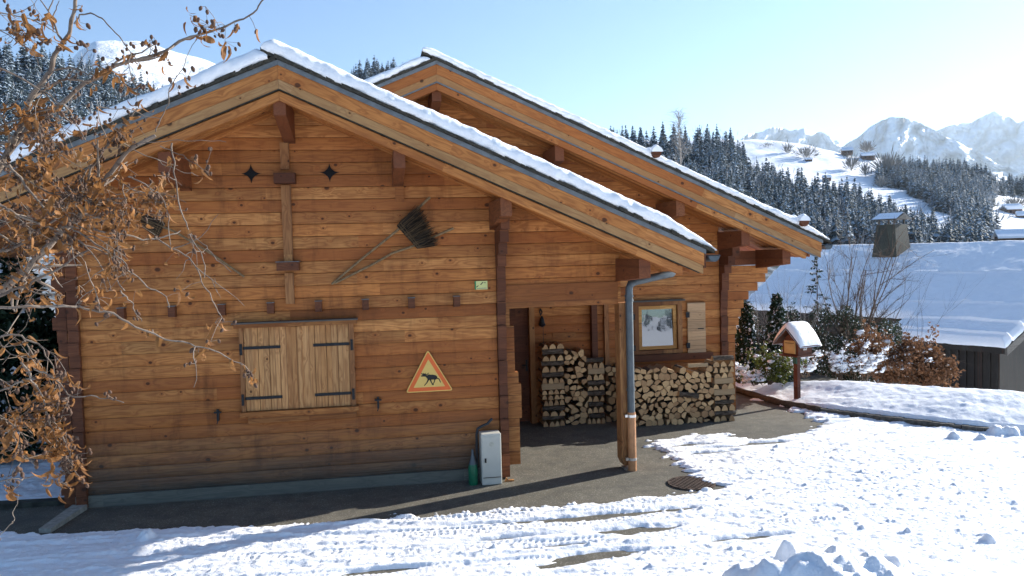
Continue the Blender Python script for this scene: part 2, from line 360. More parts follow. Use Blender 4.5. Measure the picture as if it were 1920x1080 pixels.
# central tie with two wedge blocks
cm = MB()
for z0, z1, w in ((2.18, 2.53, .047), (2.68, 3.52, .05), (3.7, 4.0, .047)): cm.prism([(-.965-w, z0), (-.965+w, z0), (-.962+w, z1), (-.968-w, z1)], GY-.05, GY-.008)
tie = cm.build('tie_post', M['post'], G)
MB().box(-1.01, -.92, GY-.06, GY, 2.655, 2.74).build('tie_tenon', M['shut'], G)
for z0, z1, w in ((2.56, 2.655, .12), (3.535, 3.65, .115)):
    MB().box(-.965-w, -.965+w, GY-.17, GY, z0, z1).build('wedge_block', M['dark'], G)
    if z0 < 3: MB().box(-.965-w-.01, -.965+w+.01, GY-.18, GY, z1+.001, z1+.008).build('metal_cap', M['flash'], G)
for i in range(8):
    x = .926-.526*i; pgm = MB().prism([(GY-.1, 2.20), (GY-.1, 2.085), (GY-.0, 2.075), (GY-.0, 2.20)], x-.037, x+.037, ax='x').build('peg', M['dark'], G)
    MB().box(x-.042, x+.042, GY-.108, GY, 2.201, 2.207).build('metal_cap', M['flash'], pgm)
# two four-pointed star cut-outs, their inner dark painted as proud black sheets
for cx, cz in ((-1.339, 3.656), (-.478, 3.66)):
    pts = []
    for q in range(4):
        a0 = q*PI/2
        for t in range(8):
            u = t/8; P0 = np.array([math.cos(a0), math.sin(a0)])*.105; P2 = np.array([math.cos(a0+PI/2), math.sin(a0+PI/2)])*.105
            p = (1-u)**2*P0+2*u*(1-u)*(P0+P2)*.12+u*u*P2; pts.append((cx+p[0], cz+p[1]))
    MB().prism(pts, GY-.0185, GY+.01).build('star_dark_sheet', M['black'], G)
# closed double shutters
fr = MB(); wy = GY-.02
fr.box(-1.535, -1.49, wy-.05, GY, .98, 1.93).box(-.325, -.27, wy-.05, GY, .98, 1.93).box(-1.49, -.325, wy-.01, GY, .98, 1.93)
frame = fr.build('window_frame', M['post'], G)
MB().prism([(-1.58, 1.931), (-.235, 1.931), (-.235, 1.975), (-1.58, 1.975)], wy-.10, GY).build('head_board', M['beamX'], frame)
MB().box(-1.6, -.22, wy-.13, GY, 1.976, 1.992).build('head_ledge', M['grey'], frame)
MB().box(-1.55, -.24, wy-.1, GY, .93, .979).box(-1.47, -.27, wy-.055, GY, .845, .928).build('sill', M['beamX'], frame)
for sgn, x0, x1 in ((-1, -1.488, -.912), (1, -.908, -.327)):
    s_ = MB(); n = 4; e = [0, .27, .48, .68, 1.] if sgn < 0 else [0, .34, .56, .78, 1.]
    for i in range(4): s_.box(x0+(x1-x0)*e[i]+.003, x0+(x1-x0)*e[i+1]-.003, wy-.035-.003*(i % 2), wy-.012, .985, 1.925)
    shm = s_.build('shutter', M['shut'], G)
    xx = x1-.05 if sgn < 0 else x0+.0; MB().box(xx, xx+.05, wy-.052, wy-.036, .99, 1.92).build('cover_strip', M['shut'], shm)
    for hz in (1.13, 1.70):
        h = MB(); a, b = (x0-.01, x0+.40) if sgn < 0 else (x1-.40, x1+.01); kx = a-.02 if sgn < 0 else b+.02
        h.box(a, b, wy-.05, wy-.04, hz-.016, hz+.016); h.box(kx-.014, kx+.014, wy-.065, wy-.05, hz-.075, hz+.05)
        for q in (.2, .5, .8): h.lathe([(.011, 0), (.008, .006)], (a+(b-a)*q, wy-.056, hz), 8, axis='y')
        h.build('hinge', M['iron'], shm)
for x, z in ((-1.80, .98), (-.02, 1.02)):
    MB().box(x-.012, x+.012, GY-.05, GY-.012, z-.09, z+.04).box(x-.04, x+.04, GY-.06, GY-.035, z+.0, z+.018).tube([(x, GY-.05, z-.09), (x-.01, GY-.06, z-.12)], .006).build('shutter_hook', M['iron'], G)
# downpipe
dp = MB(); R_ = .046
pts = [(GXR+.12, 9.55, 2.58), (GXR+.10, 9.5, 2.47), (GXR+.02, 9.44, 2.385), (3.3, 9.33, 2.34), (3.1, 9.29, 2.305), (3.035, 9.285, 2.28), (3.015, 9.285, 2.23), (3.01, 9.285, 2.1), (3.01, 9.285, .72)]
dp.tube(pts, R_, 20)
for z in (2.12, 2.07, .98): dp.lathe([(.053, 0), (.053, .028)], (3.01, 9.285, z), 20)
dpo = dp.build('downpipe', M['zinc'], G, auto=.7)
MB().lathe([(.051, 0), (.051, .72)], (3.012, 9.285, .0), 20).build('pipe_foot', M['copper'], dpo, auto=.7)
for z in (.66, .13): MB().lathe([(.056, 0), (.056, .03)], (3.012, 9.285, z), 20).box(2.93, 2.96, 9.27, 9.32, z, z+.03).build('pipe_bracket', M['steel'], dpo)

# ---- main chalet behind
MY = 12.3; MRX, MRZ, MMR, MML, MXR, MXL = .935, 5.35, .452, .42, 6.75, -4.5
K = thing('wooden_chalet', 'larger log chalet behind the front wing, with a small glazed window and open pale shutter', 'chalet', (MRX, MY, 0))
mxr = lambda z: MRX+(MRZ-.27-z)/MMR; mxl = lambda z: MRX-(MRZ-.27-z)/MML
wx0, wx1, wz0, wz1 = 4.06, 4.87, 1.00, 1.845      # window hole
mb = MB(); dx0, dx1, dz1 = 1.95, 2.42, 1.82
for k in range(0, 37):
    z = k*.14; a = max(-3.6, mxl(z)); b = min(5.52, mxr(z))
    segs = [(a, b)]
    def cut(segs, c, d):
        o = []
        for p, q in segs:
            if q <= c or p >= d: o.append((p, q)); continue
            if p < c: o.append((p, c))
            if q > d: o.append((d, q))
        return o
    if z < dz1 and z+.14 <= dz1+.05: segs = cut(segs, dx0, dx1)
    if z+.14 > wz0+.04 and z < wz1-.04: segs = cut(segs, wx0, wx1)
    for p, q in segs: log_wall(mb, MY, k, k+1, lambda _: p, lambda _: q)
mb.box(5.40, 5.515, MY+.125, 20, 0, 2.75).box(-3.6, -3.5, MY+.125, 20, 0, 2.9).box(-3.6, 5.5, 19.9, 20, 0, 3)
mb.build('log_wall', M['wall2'], K)
jt = MB()
for k in range(0, 20):
    z = k*.14+.03; p = .06+.015*math.sin(k*2.1)
    if z > 1.9: p = .12
    if z > 2.15: p = .22
    if z > 2.35: p = .36
    if z > 2.5: p = .52
    jt.box(5.522, 5.64, MY-p, MY+.14, z, z+.137)
jt.build('corner_joint', M['dark'], K)
jt = MB(); ext = {16: 6.38, 15: 6.34, 14: 6.20, 13: 6.04, 12: 5.95, 11: 5.90, 10: 5.86, 9: 5.82}
for k in range(0, 17): jt.box(5.642, ext.get(k, 5.79), MY+.01, MY+.13, k*.14+.002, k*.14+.138)
jt.build('corner_joint', M['wall2'], K)
roof(K, MRX, MRZ, MMR, MML, MXR, MXL, 11.3, 20.2, .12, .2, seed=21)
purlin(K, .87, 1.0, MRZ-.29, 11.42, MY, .2, .34)
for x, zt, yf in ((2.63, 4.235, 11.42), (4.46, 3.41, 11.4), (5.5, 2.94, 11.42), (6.17, 2.635, 11.42), (-.8, 4.24, 11.42)): purlin(K, x, x+.13, zt, yf, MY, .23, .30)
MB().box(5.6, 6.3, MY+.01, MY+.13, 2.39, 2.62).build('tie_beam', M['beamY'], K)
MB().box(1.55, 1.64, MY-.05, MY, 4.3, 4.5).build('log_end', M['dark'], K); MB().box(1.93, 2.01, MY-.05, MY, 4.1, 4.28).build('log_end', M['dark'], K)
gutter(K, MXR+.12, 2.68, 11.3, 20)
for x in (4.10, 6.42):
    sgl = MB().lathe([(.068, 0), (.068, .5)], (x, 11.2, MRZ-MMR*(x-MRX)+.17), 14, axis='y').build('snow_guard_log', M['dark'], K, auto=.7)
    V = []
    for i in range(9):
        a = i/8*PI; V.append([(x+.085*math.cos(a), 11.19+j*.06, MRZ-MMR*(x-MRX)+.17+(.08+.03*math.sin(j*1.3))*math.sin(a)+.02) for j in range(8)])
    MB().grid(np.array(V)).prism([(x+.085*math.cos(i/8*PI), MRZ-MMR*(x-MRX)+.19+.08*math.sin(i/8*PI)) for i in range(9)], 11.185, 11.2).build('snow_cap', M['snow'], sgl, smooth=False)
# door in the dark porch
MB().box(2.345, 2.425, MY-.05, MY+.1, 0, 1.92).box(1.9, 1.95, MY-.03, MY+.1, 0, 1.86).box(1.9, 2.34, MY-.03, MY+.1, 1.83, 1.9).build('door_frame', M['shut'], K)
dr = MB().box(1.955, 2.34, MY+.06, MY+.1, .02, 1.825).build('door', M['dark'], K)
MB().box(2.29, 2.315, MY+.045, MY+.06, .82, 1.0).tube([(2.30, MY+.05, .92), (2.30, MY+.0, .92), (2.22, MY-.0, .92)], .009).build('handle', M['iron'], dr)
MB().box(2.72, 3.10, MY-.022, MY, 1.32, 1.41).build('name_board', M['beamX'], K)
vp = MB().box(3.33, 3.42, MY-.13, MY, 0, 1.95).build('upright_post', M['dark'], K)
MB().box(3.55, 3.62, MY-.08, MY, 0, 1.95).build('upright_post', M['post'], K)
# window
wf = MB(); y = MY-.03
wf.box(wx0, wx0+.075, y, MY+.1, wz0, wz1).box(wx1-.075, wx1, y, MY+.1, wz0, wz1).box(wx0+.075, wx1-.075, y, MY+.1, wz1-.06, wz1).box(wx0+.075, wx1-.075, y, MY+.1, wz0, wz0+.06)
WF = wf.build('window', M['post'], K)
MB().box(wx0-.09, wx1+.02, y-.09, MY, wz1+.005, wz1+.03).build('head_board', M['grey'], WF)
MB().box(wx0-.05, wx1+.5, y-.05, MY, wz0-.11, wz0-.005).build('sill', M['dark'], WF)
s0, s1, t0, t1 = wx0+.085, wx1-.085, wz0+.07, wz1-.07
sa = MB(); y2 = MY+.015
sa.box(s0, s0+.055, y2, y2+.04, t0, t1).box(s1-.055, s1, y2, y2+.04, t0, t1).box(s0+.055, s1-.055, y2, y2+.04, t1-.055, t1).box(s0+.055, s1-.055, y2, y2+.04, t0, t0+.055)
M['sash'] = wood('new_pine_sash', [(.66, .38, .13), (.6, .32, .1), (.5, .24, .07), (.4, .18, .05)], w=.5, knots=.4)
sash = sa.build('sash', M['sash'], WF)
gm = NT('window_glass', .02, .5); gm.col((.02, .022, .025)); gm.b.inputs['Metallic'].default_value = 0; gm.b.inputs['Specular IOR Level'].default_value = 1.; gm.b.inputs['IOR'].default_value = 2.1
nv = gm.n('ShaderNodeBump', {'Height': gm.noise(gm.obj(), 3, 2), 'Strength': .06, 'Distance': .02}); gm.set(gm.b.inputs['Normal'], nv.outputs[0])
pm = MB().prism([(y2+.008, t0+.05), (y2+.016, t0+.05), (y2+.016+(t1-t0-.1)*.050, t1-.05), (y2+.008+(t1-t0-.1)*.050, t1-.05)], s0+.05, s1-.05, ax='x').build('pane', gm.m, WF)
for x0_, x1_, nm in ((4.95, 5.255, 0), (wx0-.09, wx0-.03, 1)):
    s_ = MB(); yb = MY-.055
    for i in range(6):
        z0 = .97+i*.14; s_.box(x0_, x1_, yb, yb+.03, z0+.002, z0+.138)
    so = s_.build('shutter', M['shut2'], K)
    for hz in (1.12, 1.62): MB().box(x0_-.03 if not nm else x1_-.01, x0_+.03 if not nm else x1_+.03, yb-.012, yb-.001, hz-.05, hz+.04).build('hinge', M['iron'], so)
    if not nm: MB().box(5.12, 5.22, yb-.012, yb-.001, 1.375, 1.39).build('catch', M['iron'], so)
# bell pull hanging by the door
bp_ = MB(); bx = 2.53
bp_.tube([(bx, MY-.03, 1.80), (bx-.02, MY-.06, 1.76), (bx-.005, MY-.06, 1.7), (bx+.02, MY-.05, 1.75), (bx, MY-.03, 1.80)], .012, 6)
bp_.lathe([(.012, .14), (.03, .1), (.045, .03), (.06, 0), (.02, -.03)], (bx+.01, MY-.075, 1.55), 10)
bp_.tube([(bx+.03, MY-.05, 1.54), (bx+.035, MY-.04, 1.2)], .004)
tag(bp_.build('wall_bell', M['iron']), 'black iron bell hanging on the log wall right of the dark doorway', 'bell')
# ================================================================ things on the front wall
def poly_extrude(mb, pts, y0, y1, mi=0): return mb.prism(pts, y0, y1, mi)
def roundtri(P, r, n=5):
    out = []; P = [np.array(p, float) for p in P]
    for i in range(3):
        a, b, c = P[i-1], P[i], P[(i+1) % 3]; u = (a-b)/np.linalg.norm(a-b); v = (c-b)/np.linalg.norm(c-b)
        h = math.acos(np.clip(u@v, -1, 1))/2; d = r/math.tan(h); p0 = b+u*d; p1 = b+v*d
        for t in np.linspace(0, 1, n): out.append(tuple((1-t)**2*p0+2*t*(1-t)*b+t*t*p1))
    return out
def emat(name, c, rough=.5): return plain(name, c, rough, nz=.06, sc_=8)
T3 = [(.574, 1.585), (.300, 1.090), (.858, 1.090)]; ctr = np.mean(T3, axis=0)
sc3 = lambda k: [tuple(ctr+(np.array(p)-ctr)*k) for p in T3]
SG = thing('warning_sign', 'triangular warning sign with orange border and a black running moose on yellow', 'sign', (.579, GY-.02, 1.09))
MB().prism(roundtri(sc3(1), .022), GY-.034, GY-.02).build('sign_plate', emat('sign_yellow', (.72, .46, .12)), SG)
MB().prism(roundtri(sc3(.93), .014), GY-.0375, GY-.0342).build('sign_border', emat('sign_orange', (.74, .14, .03)), SG)
MB().prism(roundtri(sc3(.66), .004), GY-.041, GY-.0377).build('sign_field', emat('sign_field_yellow', (.72, .47, .13)), SG)
mq = lambda a, b: tuple(gy(430+a/4.154, 590+b/4.154, GY)[[0, 2]])
mm = MB(); y0_, y1_ = GY-.0445, GY-.0412
body_ = [(1536, 470), (1552, 461), (1566, 464), (1580, 463), (1604, 467), (1616, 476), (1618, 490), (1610, 500), (1590, 501), (1568, 502), (1548, 505), (1540, 494), (1528, 480), (1520, 478), (1508, 478), (1494, 479), (1491, 471), (1506, 463), (1520, 461), (1532, 463)]
mm.prism([mq(a, b) for a, b in body_], y0_, y1_)
def stroke(P, w):
    Q = [np.array(mq(*p)) for p in P]
    for i in range(len(Q)-1):
        d = Q[i+1]-Q[i]; L = np.linalg.norm(d); d /= L; n_ = np.array([-d[1], d[0]]); a_, b_ = w[i]/4.154*.00625, w[i+1]/4.154*.00625
        mm.prism([tuple(Q[i]+n_*a_), tuple(Q[i+1]+n_*b_+d*.001), tuple(Q[i+1]-n_*b_+d*.001), tuple(Q[i]-n_*a_)], y0_, y1_)
stroke([(1550, 498), (1537, 525), (1517, 548)], (6, 3.5, 3)); stroke([(1562, 498), (1574, 528), (1590, 543)], (6, 3.2, 3)); stroke([(1600, 495), (1594, 522), (1576, 543)], (5, 3.2, 3)); stroke([(1612, 488), (1631, 497), (1643, 523)], (5, 3.5, 3))
stroke([(1532, 463), (1518, 458), (1500, 459), (1493, 451)], (3, 3.5, 3.5, 1.5)); stroke([(1512, 458), (1510, 450)], (2.5, 1.5)); stroke([(1534, 464), (1546, 456), (1549, 449)], (3, 3, 1.5)); stroke([(1524, 459), (1526, 451)], (2.5, 1.5))
mm.build('moose_symbol', emat('sign_black', (.015, .014, .013)), SG)
# small yellow notice
NX, NZ = 1.225, 2.315
NO = thing('notice_plate', 'small yellow notice with a green edge near the right corner of the front wall', 'notice', (NX, GY-.015, NZ))
MB().box(NX-.06, NX+.075, GY-.026, GY-.0155, NZ-.045, NZ+.055).build('plate', emat('notice_yellow', (.62, .62, .25)), NO)
MB().box(NX-.075, NX-.0605, GY-.027, GY-.0155, NZ-.045, NZ+.055).build('green_edge', emat('notice_green', (.03, .22, .08)), NO)
MB().prism([(NX-.055, NZ-.02), (NX-.03, NZ+.0), (NX-.035, NZ+.005), (NX-.06, NZ-.012)], GY-.029, GY-.0262).prism([(NX-.012, NZ+.012), (NX+.02, NZ+.045), (NX+.028, NZ+.04), (NX-.002, NZ+.008)], GY-.029, GY-.0262).box(NX+.035, NX+.055, GY-.028, GY-.0262, NZ+.03, NZ+.036).build('diagonal_mark', M['iron'], NO)
tx = MB()
for i in range(9): tx.box(NX-.05+i*.013, NX-.042+i*.013, GY-.028, GY-.0262, NZ-.036, NZ-.026)
tx.build('small_print', M['flash'], NO)
# brooms
def broom(name, label, A, handles, base, tip, n, th, mat, twl, hr=.014):
    t = thing(name, label, 'broom', (A[0], GY-.05, A[1]), None)
    for H in handles:
        P = [np.array([a, GY-.05-.02*i/(len(H)-1), b]) for i, (a, b) in enumerate(H)]
        MB().tube(P, [hr*.9]+[hr]*(len(P)-2)+[hr*1.1], 8).build('handle', M['stick'], t)
    mb = MB(); q = random.Random(n)
    b0, b1 = map(np.array, base); t0_, t1_ = map(np.array, tip)
    for i in range(n):
        u = q.random(); s = b0*(1-u)+b1*u; e = t0_*(1-u)+t1_*u; L = q.uniform(.55, 1.08)*(1.15 if q.random() < .08 else 1)
        e = s+(e-s)*L; yo = GY-.03-q.random()*th; yo2 = yo-q.uniform(-.03, .03)
        e = e+np.array([q.gauss(0, twl), q.gauss(0, twl)]); yo2 = min(yo2, GY-.02)
        mb.tube([(s[0], yo, s[1]), ((s[0]+e[0])/2+q.gauss(0, .006), (yo+yo2)/2, (s[1]+e[1])/2+q.gauss(0, .006)), (e[0], yo2, e[1])], [.004, .0035, .002], 3, q.random() < .35)
    hd = mb.build('bristles', [M['twigd'], M['twigl']], t)
    bd = MB(); d = (b1-b0)
    for f_ in (.0, .4):
        c0 = b0+(t0_-b0)*(.06+.24*f_); c1 = b1+(t1_-b1)*(.06+.24*f_)
        for yy in (GY-.035-th,): bd.tube([(c0[0], yy, c0[1]), ((c0[0]+c1[0])/2, yy-.008, (c0[1]+c1[1])/2), (c1[0], yy, c1[1])], .004, 5)
    bd.build('binding', M['twigl'], hd)
    return t
M['stick'] = plain('bare_stick', (.20, .13, .065), .7, nz=.4, sc_=25); M['twigd'] = plain('dark_bristle', (.035, .025, .018), .9); M['twigl'] = plain('brown_bristle', (.13, .085, .045), .9)
g2 = lambda x, y: tuple(gy(x, y, GY-.05)[[0, 2]])
broom('besom', 'wide twig besom with two long pale handles, upper right of the shutters', g2(622, 533), [[g2(622, 533), g2(680, 484), g2(745, 432), g2(772, 402), g2(806, 370)], [g2(628, 531), g2(700, 495), g2(735, 475), g2(776, 461), g2(815, 443), g2(850, 428)]], (g2(744, 424), g2(782, 466)), (g2(783, 388), g2(820, 458)), 900, .13, None, .016)
broom('besom', 'dark weathered besom behind the bare branches, left of the shutters', g2(458, 519), [[g2(458, 519), g2(400, 478), g2(330, 435), g2(248, 402)]], (g2(310, 418), g2(296, 446)), (g2(254, 398), g2(262, 418)), 150, .05, None, .012, .013)
# meter cabinet, hose, bottle and scraps at the corner
bx0, bx1, bz1 = 1.14, 1.375, .60
CB = thing('meter_cabinet', 'pale grey plastic meter cabinet standing against the corner of the front wall', 'cabinet', ((bx0+bx1)/2, 9.22, 0))
bmx = MB(); bmx.box(bx0, bx1, 9.12, 9.32, 0, bz1); ob = bmx.build('cabinet_body', M['box'], CB)
mdf = ob.modifiers.new('b', 'BEVEL'); mdf.width = .012; mdf.segments = 3
MB().box(bx0+.012, bx1-.012, 9.112, 9.1205, .10, bz1-.03).build('cabinet_door', M['box'], CB)
MB().box(bx0+.035, bx0+.055, 9.1, 9.112, .27, .32).build('lock', M['iron'], CB)
MB().lathe([(.028, -.003), (.028, 0)], (bx0+.12, 9.112, .48), 20, axis='y').build('round_mark', plain('faded_mark', (.42, .41, .34), .5), CB)
MB().box(bx0+.01, bx1-.01, 9.109, 9.1115, .088, .094).build('seam', M['iron'], CB)
tag(MB().tube([(1.30, 9.30, .74), (1.24, 9.27, .69), (1.17, 9.25, .67), (1.12, 9.24, .645), (1.105, 9.24, .58), (1.10, 9.25, .3), (1.10, 9.27, .05)], .016, 8).build('hose', M['rubber'], smooth=True), 'dark rubber hose curving over the top left of the meter cabinet', 'hose')
bt = thing('bottle', 'green bottle shape with a grey top standing left of the meter cabinet', 'bottle', (1.045, 9.2, 0))
MB().lathe([(.052, 0), (.055, .02), (.054, .2), (.047, .24)], (1.045, 9.2, 0), 16).build('bottle_body', plain('green_plastic', (.01, .12, .06), .3, nz=.2, sc_=20), bt, auto=.8)
MB().lathe([(.047, .241), (.03, .30), (.016, .36), (.012, .41), (.006, .415)], (1.045, 9.2, 0), 16).build('bottle_neck', M['zinc'], bt, auto=.8)
tag(MB().prism([(1.42, 0), (1.47, 0), (1.455, .035), (1.44, .05)], 9.2, 9.23).box(1.47, 1.53, 9.2, 9.24, 0, .018).build('wood_scrap', M['shut']), 'small pale wood scrap on the asphalt at the foot of the corner joint', 'scrap')
# drain cover
pc = gz(1297, 907); DC = thing('drain_cover', 'rusty brown patterned metal drain cover in the asphalt at the edge of the snow', 'drain cover', (pc[0], pc[1], 0.004))
M['rust'] = plain('rusty_iron', (.065, .042, .032), .8, .2, nz=.4, sc_=14)
MB().lathe([(.27, 0), (.27, .012)], (pc[0], pc[1], .004), 40).build('cover_plate', M['rust'], DC)
st = MB()
for i in range(-8, 9):
    for j in range(-8, 9):
        x, y = i*.033, j*.033
        if math.hypot(x, y) < .245 and (i+j) % 2 == 0: st.box(pc[0]+x-.012, pc[0]+x+.012, pc[1]+y-.012, pc[1]+y+.012, .0165, .022)
st.build('raised_studs', M['rust'], DC)

# ================================================================ firewood
ends = NT('split_log_wood', .75, .15); oi = ends.n('ShaderNodeObjectInfo').outputs['Random']; p = ends.pos()
wn_ = ends.n('ShaderNodeTexWhiteNoise', {0: ends.comb(oi, 1., 2.)}, noise_dimensions='3D') if False else None
c = ends.mix(oi, (.68, .44, .22), (.38, .22, .11)); c = ends.mix(ends.ramp(ends.noise(p, 60, 4), .4, .8, 0, .5), c, (.24, .14, .07)); ends.col(c); ends.bump(ends.noise(p, 90, 3), .3, .004)
bark = NT('log_bark', .9, .1); oi = bark.n('ShaderNodeObjectInfo').outputs['Random']; p = bark.pos(); nb = bark.noise(bark.vm('MULTIPLY', p, (14, 40, 60)), 1., 5, .65)
c = bark.mix(oi, (.13, .10, .075), (.25, .19, .145)); bark.col(bark.mix(bark.ramp(nb, .35, .7), (.03, .022, .017), c)); bark.bump(nb, .7, .01)
spl = NT('split_log_side', .8, .1); p = spl.pos(); spl.col(spl.mix(spl.noise(spl.vm('MULTIPLY', p, (4, 4, 50)), 1., 4), (.42, .30, .18), (.30, .19, .10)))
LM = [ends.m, bark.m, spl.m]
def clip(poly, n, d):
    out = []
    for i in range(len(poly)):
        a, b = poly[i], poly[(i+1) % len(poly)]; da, db = a@n-d, b@n-d
        if da <= 0: out.append(a)
        if (da < 0) != (db < 0) and abs(da-db) > 1e-9: out.append(a+(b-a)*(da/(da-db)))
    return out
def log_ends(x0, x1, z0, z1, cw, chh, topf, seed):
    """Voronoi cells of jittered points, each cut by an arc: split logs seen end on"""
    q = random.Random(seed); P = []
    nr = int(round((z1-z0)/chh)); nc = int(round((x1-x0)/cw)); sx = (x1-x0)/nc; sz = (z1-z0)/nr
    for r in range(-1, nr+1):
        for c_ in range(-1, nc+1): P.append(np.array([x0+(c_+.5+(.25 if r % 2 else -.25)+q.uniform(-.24, .24))*sx, z0+(r+.5+q.uniform(-.25, .25))*sz]))
    out = []
    for i, p in enumerate(P):
        if not (x0 < p[0] < x1 and z0 < p[1] < topf(p[0])): continue
        poly = [p+np.array(v) for v in ((-.12, -.12), (.12, -.12), (.12, .12), (-.12, .12))]
        for j, r in enumerate(P):
            if i == j or np.linalg.norm(r-p) > .26: continue
            n = r-p; L = np.linalg.norm(n); n = n/L; poly = clip(poly, n, n@(p+r)/2-.0035)
        poly = clip(poly, np.array([0, -1.]), -(z0+.001)); poly = clip(poly, np.array([-1., 0]), -x0+.01); poly = clip(poly, np.array([1., 0]), x1+.01)
        if len(poly) < 3: continue
        a = q.uniform(0, 2*PI) if q.random() < .5 else PI/2+q.uniform(-.6, .6); R = q.uniform(.085, .12); d = q.uniform(.045, .075)
        cc = p-np.array([math.cos(a), math.sin(a)])*d
        if q.random() < .5: b2 = a+PI+q.uniform(-.9, .9); n2 = np.array([math.cos(b2), math.sin(b2)]); poly = clip(poly, n2, n2@p+q.uniform(.012, .03))
        if q.random() < .3: b2 = a+q.choice((-1, 1))*q.uniform(1.5, 2.3); n2 = np.array([math.cos(b2), math.sin(b2)]); poly = clip(poly, n2, n2@p+q.uniform(.016, .03))
        for t in np.linspace(0, 2*PI, 22, endpoint=False):
            n = np.array([math.cos(t), math.sin(t)]); poly = clip(poly, n, n@cc+R)
            if len(poly) < 3: break
        if len(poly) >= 3: out.append((p, poly, cc, R))
    return out
NLOG = [0]
def put_log(p, poly, cc, R, yf, L, label, group, q):
    if NLOG[0] >= 298: return
    NLOG[0] += 1
    c0 = np.mean(poly, axis=0); mb = MB(); n = len(poly); dy = q.uniform(-.02, .03)
    v = [(a[0]-c0[0], 0, a[1]-c0[1]) for a in poly]+[((a[0]-c0[0])*.97, L, (a[1]-c0[1])*.97) for a in poly]
    mb.add(v, [tuple(range(n)), tuple(range(n, 2*n))[::-1]], 0)
    for i in range(n):
        a, b = poly[i], poly[(i+1) % n]; m_ = abs(np.linalg.norm((a+b)/2-cc)-R) < .004
        mb.add([v[i], v[(i+1) % n], v[n+(i+1) % n], v[n+i]], [(3, 2, 1, 0)], 1 if m_ else 2)
    o = mb.build('firewood_log', LM, local=True); o.location = (c0[0], yf+dy, c0[1]); o.rotation_euler = (0, 0, q.uniform(-.04, .04))
    tag(o, label, 'log', group)
def cross_log(x0, x1, yf, z0, h, d, label, group, q, pale=False, rot=0.):
    NLOG[0] += 1; mb = MB(); L = x1-x0; n = 9; k = 8; V = []
    if pale:
        V = [(-L/2, 0, -h/2), (L/2, 0, -h/2), (L/2, 0, h/2), (-L/2, 0, h/2), (-L/2, d, -h/2), (L/2, d, -h/2), (L/2, d*.6, h/2), (-L/2, d*.6, h/2)]
        mb.add(V, [(0, 1, 2, 3), (4, 7, 6, 5), (0, 3, 7, 4), (1, 5, 6, 2), (3, 2, 6, 7), (0, 4, 5, 1)], 2)
    else:
        G_ = np.zeros((n, k, 3)); bend = q.uniform(-.008, .008)
        for i in range(n):
            x = -L/2+L*i/(n-1)
            for j in range(k):
                a = j/(k)*2*PI; r = (1+.12*math.sin(j*2.1+i*.7+z0*30)+.06*math.sin(i*1.9+j))
                G_[i, j] = (x, d/2-math.cos(a)*d/2*r, math.sin(a)*h/2*r*.97+bend*math.sin(i/n*PI))
        Gc = np.concatenate([G_, G_[:, :1]], 1); mb.grid(Gc, 1)
        for e in (0, -1): mb.add(G_[e], [tuple(range(k)) if e else tuple(range(k))[::-1]], 0)
    o = mb.build('firewood_log', LM, local=True, smooth=False); o.location = ((x0+x1)/2, yf+q.uniform(-.015, .02), z0+h/2); o.rotation_euler = (0, rot, 0)
    tag(o, label, 'log', group)
q = random.Random(5)
WY, WY2 = 11.95, 11.55
gA, gB, gC = 'logs of the left firewood stack', 'logs of the right firewood stack', 'logs of the low middle firewood stack'
def endcol(x0, x1, yf, ztop, dep, lab, grp, pat, pales=(), colname='right'):
    z = .0; k = 0
    while z < ztop-.03:
        h = q.uniform(.075, .095)
        if (k+pat) % 2 == 0 or (q.random() < .28 and k not in pales):
            n = q.choice((3, 3, 4))
            for i in range(n):
                cx = x0+(i+.5)*(x1-x0)/n; r = (x1-x0)/n*q.uniform(.40, .47); hq = h*q.uniform(.84, 1.0); kq = q.choice((0, 0, 0, 0, 1, 2)); cx += q.uniform(-.008, .008); zz_ = z+.002
                pts = [np.array([cx+r*math.cos(a), zz_+hq*math.sin(a)]) for a in (np.linspace(0, PI, 8) if kq == 0 else np.linspace(0, PI*.5, 5) if kq == 1 else np.linspace(PI*.5, PI, 5))]
                if kq: pts += [np.array([cx-r*(1 if kq == 1 else -1)*q.uniform(.3, .9), zz_+hq*q.uniform(.3, .7)]), np.array([cx-r*(1 if kq == 1 else -1), zz_])] if kq == 1 else []
                if kq == 2: pts += [np.array([cx+r, zz_]), np.array([cx+r*.8, zz_+hq*.5])]
                pts.sort(key=lambda v_: math.atan2(v_[1]-zz_-hq*.3, v_[0]-cx))
                put_log(None, pts, np.array([cx, z]), r, yf, .33, lab+', end on, in its end columns', grp, q)
        else:
            pl_ = k in pales; cross_log(x0+q.uniform(-.01, .03), x1+q.uniform(-.03, .01), yf, z, h*.97, .1, ('pale split log' if pl_ else 'dark bark log')+f' crosswise in the {colname} column of the '+grp.split('of the ')[1]+f', layer {k+1}', grp, q, pl_)
        z += h; k += 1
labA, labB = 'split log in the tall left firewood stack', 'split log in the wide firewood stack under the window'
topA = lambda x: 1.15+.0*x
endcol(2.46, 2.82, WY, 1.26, .33, labA, gA, 0, (7,), 'left')
for pp_ in log_ends(2.83, 3.16, .0, 1.26, .105, .088, lambda x: 1.20-.15*(x-2.83), 11): put_log(*pp_, WY, .33, labA+', among those stacked end on', gA, q)
endcol(3.17, 3.45, WY, 1.05, .33, labA, gA, 0, (9,))
